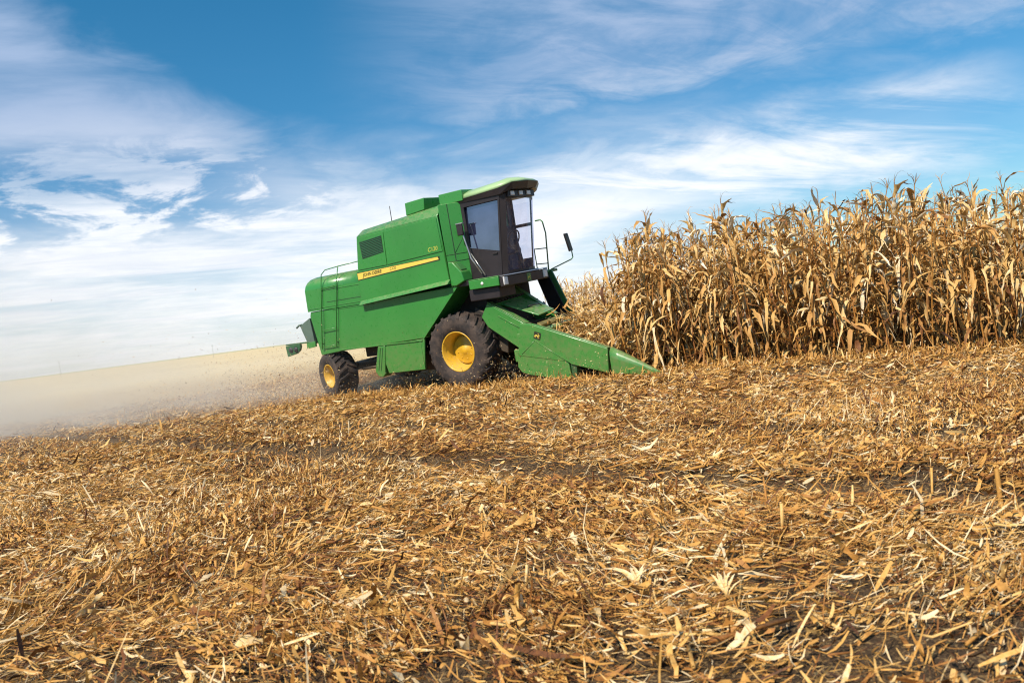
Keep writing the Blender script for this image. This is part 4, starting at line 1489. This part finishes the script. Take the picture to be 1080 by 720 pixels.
# ------------------------------------------------------------------ cut stalks riding over the header
def build_feed():
    r = np.random.default_rng(33)
    n = 9000
    mx = r.uniform(1.95, 4.1, n)
    my = r.uniform(-0.98, 2.2, n)
    deck = 1.10 - 0.36 * (mx - 1.95) - 0.10 * (my < -0.6)
    mz = deck * r.uniform(0.25, 1.0, n) ** 0.5 + r.exponential(0.09, n) + 0.12 * (fbm(mx * 3, my * 3, 2) - 0.4)
    c = ORG[None] + mx[:, None] * HX + my[:, None] * HY + mz[:, None] * HZ
    L = np.clip(r.lognormal(math.log(0.17), 0.5, n), 0.05, 0.6)
    W = r.uniform(0.010, 0.045, n)
    a = pieces('', c[:, 0], c[:, 1], c[:, 2], L, W, RAD(-35) + r.normal(0, 1.0, n), r.normal(0.1, 0.6, n), r.normal(0, 0.8, n), r.normal(0, 0.2, n), np.clip(r.normal(0.56, 0.17, n), 0.1, 1), None, 0.7, 4)
    o = mesh_np('fed_stalks', a[0], a[1], 4, M['leaf'], a[2])
    tag(o, 'tangle of broken corn leaves and stalks riding over the header snouts', 'cut corn', kind='stuff')


build_feed()


# ------------------------------------------------------------------ single scraps in the near field
def husk_object(name, label, cat, x, y, rz, build):
    V, F, T = [], [], []
    build(V, F, T, np.random.default_rng(int(abs(x * 971 + y * 131))))
    o = mesh_np(name, np.array(V), np.array(F), 4, M['straw'], np.array(T))
    o.location = (x, y, float(terrain(x, y)) + 0.02)
    o.rotation_euler = (0, 0, rz)
    tag(o, label, cat)
    return o


def fan(V, F, T, r):
    for k in range(9):
        a = -0.7 + k * 0.175
        ribbon(V, F, T, (0, 0, 0.015 + 0.003 * k), math.pi / 2 + a, [0.75 + r.uniform(-.15, .15), 0.55, 0.35, 0.1], r.uniform(0.15, 0.21), 0.034, 0.93, r, 0.5, 0.25)


def scrap(tone, L, W, lift):
    def f(V, F, T, r):
        ribbon(V, F, T, (-L / 2, 0, 0.02), 0.0, [lift, lift * 0.6, 0.1, -0.1, -lift * 0.7, -lift], L, W, tone, r, 0.5, 0.25)
        ribbon(V, F, T, (-L / 2, 0.01, 0.012), 0.25, [lift * 0.6, 0.2, 0.05, -0.1, -lift * 0.7], L * 0.7, W * 0.7, tone - 0.08, r, 0.5, 0.3)
    return f


def stub(tone, h, lean):
    def f(V, F, T, r):
        ring_tube(V, F, T, [(0, 0, -0.03), (lean * 0.3, 0, h * 0.33), (lean * 0.65, 0, h * 0.66), (lean, 0, h)], [0.015, 0.014, 0.015, 0.013], tone, 8)
        for k in range(3):
            ribbon(V, F, T, (lean * 0.5, 0, h * 0.4), r.uniform(0, 6.28), [1.0, 0.4, -0.5, -1.1], 0.12, 0.025, tone + 0.08, r, 0.8, 0.3)
    return f


husk_object('corn_husk', 'large pale husk fanned open like a shell in the near litter', 'husk', 0.44, 3.85, 0.2, fan)
husk_object('corn_husk', 'smaller buff husk standing half open beside a flat pale stalk', 'husk', 0.80, 3.62, -0.3, fan).scale = (0.62, 0.62, 0.9)
husk_object('corn_leaf', 'broad cream leaf scrap lying flat just left of the fanned husk', 'leaf scrap', 0.16, 4.05, 0.1, scrap(0.95, 0.22, 0.06, 0.25))
husk_object('corn_leaf', 'reddish brown curled leaf arching up beside the dark wheel rut', 'leaf scrap', 2.20, 4.49, 0.15, scrap(0.42, 0.34, 0.07, 0.5))
husk_object('corn_leaf', 'long flat orange leaf lying in the left part of the near litter', 'leaf scrap', -1.64, 4.76, 0.05, scrap(0.55, 0.30, 0.05, 0.12))
husk_object('corn_leaf', 'long pale split leaf lying on bare soil at the near edge', 'leaf scrap', -0.62, 3.42, 0.5, scrap(0.80, 0.32, 0.045, 0.15))
husk_object('stalk_stub', 'short golden stalk stub standing in the near litter at the left', 'stalk stub', -1.93, 4.37, 0.3, stub(0.58, 0.13, -0.03))
husk_object('stalk_stub', 'thick yellow stalk stub standing by the wheel rut at the right edge', 'stalk stub', 2.72, 4.79, 1.2, stub(0.56, 0.19, 0.02))
husk_object('stalk_stub', 'thin pale stalk stub leaning in the middle of the near litter', 'stalk stub', -0.14, 3.78, 2.0, stub(0.66, 0.15, -0.06))


# ------------------------------------------------------------------ flying chaff
def build_chaff():
    r = np.random.default_rng(55)
    mxs, mys, mzs, sz = [], [], [], []
    for n, x0, x1, y0, y1, zt, s in ((3200, -2.1, 1.7, -1.95, 0.5, 0.26, 0.016), (1200, 1.0, 3.5, -1.9, -1.2, 0.20, 0.014), (9000, -8.0, -3.2, -2.3, 1.0, 0.30, 0.019), (3200, -14, -6, -3.5, 2.5, 0.36, 0.020), (500, -4.5, -1.9, -1.8, 0.5, 0.3, 0.010)):
        mxs.append(r.uniform(x0, x1, n)); mys.append(r.uniform(y0, y1, n)); mzs.append(r.exponential(zt, n) + 0.03); sz.append(np.full(n, s))
    mx, my, mz, s = map(np.concatenate, (mxs, mys, mzs, sz))
    n = len(mx)
    c = ORG[None] + mx[:, None] * HX + my[:, None] * HY + mz[:, None] * HZ
    v, f, t = pieces('', c[:, 0], c[:, 1], c[:, 2], s * r.uniform(0.6, 2.2, n), s * r.uniform(0.4, 1.0, n), r.uniform(0, 6.28, n), r.uniform(-1.5, 1.5, n), r.uniform(-1.5, 1.5, n), np.zeros(n), np.where(r.random(n) < 0.62, np.clip(r.normal(0.93, 0.12, n), 0.4, 1), r.uniform(0.05, 0.3, n)), None, 0.3, 1)
    o = mesh_np('flying_chaff', v, f, 4, M['straw'], t)
    tag(o, 'pale chaff flying round the wheels and out behind the combine', 'chaff', kind='stuff')


build_chaff()


# ------------------------------------------------------------------ dust trailing behind
def build_dust():
    me = bpy.data.meshes.new('dust')
    bm = bmesh.new()
    x0, x1, y0, y1, z0, z1 = -60, -1.5, 12.5, 55, -1.0, 5.0
    bmesh.ops.create_cube(bm, size=1.0, matrix=Matrix.Translation(((x0 + x1) / 2, (y0 + y1) / 2, (z0 + z1) / 2)) @ Matrix.Diagonal((x1 - x0, y1 - y0, z1 - z0, 1)))
    bm.to_mesh(me)
    bm.free()
    m, t, out = new_mat('drifting_dust')
    tc = t.node('ShaderNodeTexCoord')
    pos = tc.outputs['Object']
    sep = t.node('ShaderNodeSeparateXYZ')
    t.l.new(pos, sep.inputs[0])
    X, Y, Z = sep.outputs
    # s runs back from the straw hood, w across
    bx, by = ORG[0] - 3.6 * HX[0], ORG[1] - 3.6 * HX[1]
    dx, dy = -0.994, 0.11
    s = t.math('ADD', t.math('MULTIPLY', t.math('SUBTRACT', X, bx), dx), t.math('MULTIPLY', t.math('SUBTRACT', Y, by), dy))
    w = t.math('ADD', t.math('MULTIPLY', t.math('SUBTRACT', X, bx), -dy), t.math('MULTIPLY', t.math('SUBTRACT', Y, by), dx))
    sp = t.math('MAXIMUM', s, 0.0)
    n = t.noise(t.comb(t.math('MULTIPLY', X, 0.8), Y, t.math('MULTIPLY', Z, 1.6)), 0.42, 4, 0.6, 0.4)
    wid = t.math('ADD', 1.3, t.math('MULTIPLY', sp, 0.33))
    q = t.math('DIVIDE', t.math('ABSOLUTE', w), wid)
    across = t.ramp(t.math('ADD', q, t.math('MULTIPLY', t.math('SUBTRACT', n, 0.5), 0.9)), 0.55, 1.25, 1.0, 0.0)
    hgt = t.math('ADD', 0.45, t.math('MULTIPLY', sp, 0.105))
    gz = t.math('MAXIMUM', Z, 0.0)
    vert = t.math('EXPONENT', t.math('MULTIPLY', t.math('DIVIDE', gz, hgt), -1.0))
    along = t.math('MULTIPLY', t.ramp(s, -1.6, 1.0), t.ramp(s, 30, 55, 1.0, 0.3))
    d = t.math('MULTIPLY', t.math('MULTIPLY', across, vert), t.math('MULTIPLY', along, t.ramp(n, 0.32, 0.64, 0.18, 1.5)))
    d = t.math('MULTIPLY', d, 0.30)
    # a thin veil over all of the field behind
    veil = t.math('MULTIPLY', t.math('EXPONENT', t.math('MULTIPLY', gz, -0.9)), t.math('MULTIPLY', 0.018, t.ramp(s, -1, 6)))
    d = t.math('ADD', d, veil)
    v = t.node('ShaderNodeVolumePrincipled')
    t.put(v.inputs['Color'], (0.99, 0.955, 0.875))
    t.put(v.inputs['Density'], d)
    v.inputs['Anisotropy'].default_value = -0.5
    t.l.new(v.outputs[0], out.inputs['Volume'])

    me.materials.append(m)
    o = bpy.data.objects.new('dust', me)
    COL.objects.link(o)
    tag(o, 'pale dust cloud trailing low behind the combine over the field', 'dust', kind='stuff')


build_dust()

# ------------------------------------------------------------------ two poles far off on the skyline
for px, py, h, lab in ((-104.0, 190.0, 4.2, 'thin grey pole on the far skyline, farther from the combine'), (-83.0, 230.0, 4.0, 'thin grey pole on the far skyline, nearer to the combine')):
    pm = MB()
    pm.tube([(0, 0, -0.5), (0, 0, h)], 0.045, 0, 6, 0.03)
    pm.box(-0.3, 0.3, -0.03, 0.03, h - 0.50, h - 0.42, 0)
    po = pm.build('utility_pole', 'greysteel', None, (px, py, float(terrain(px, py))))
    tag(po, lab, 'pole')
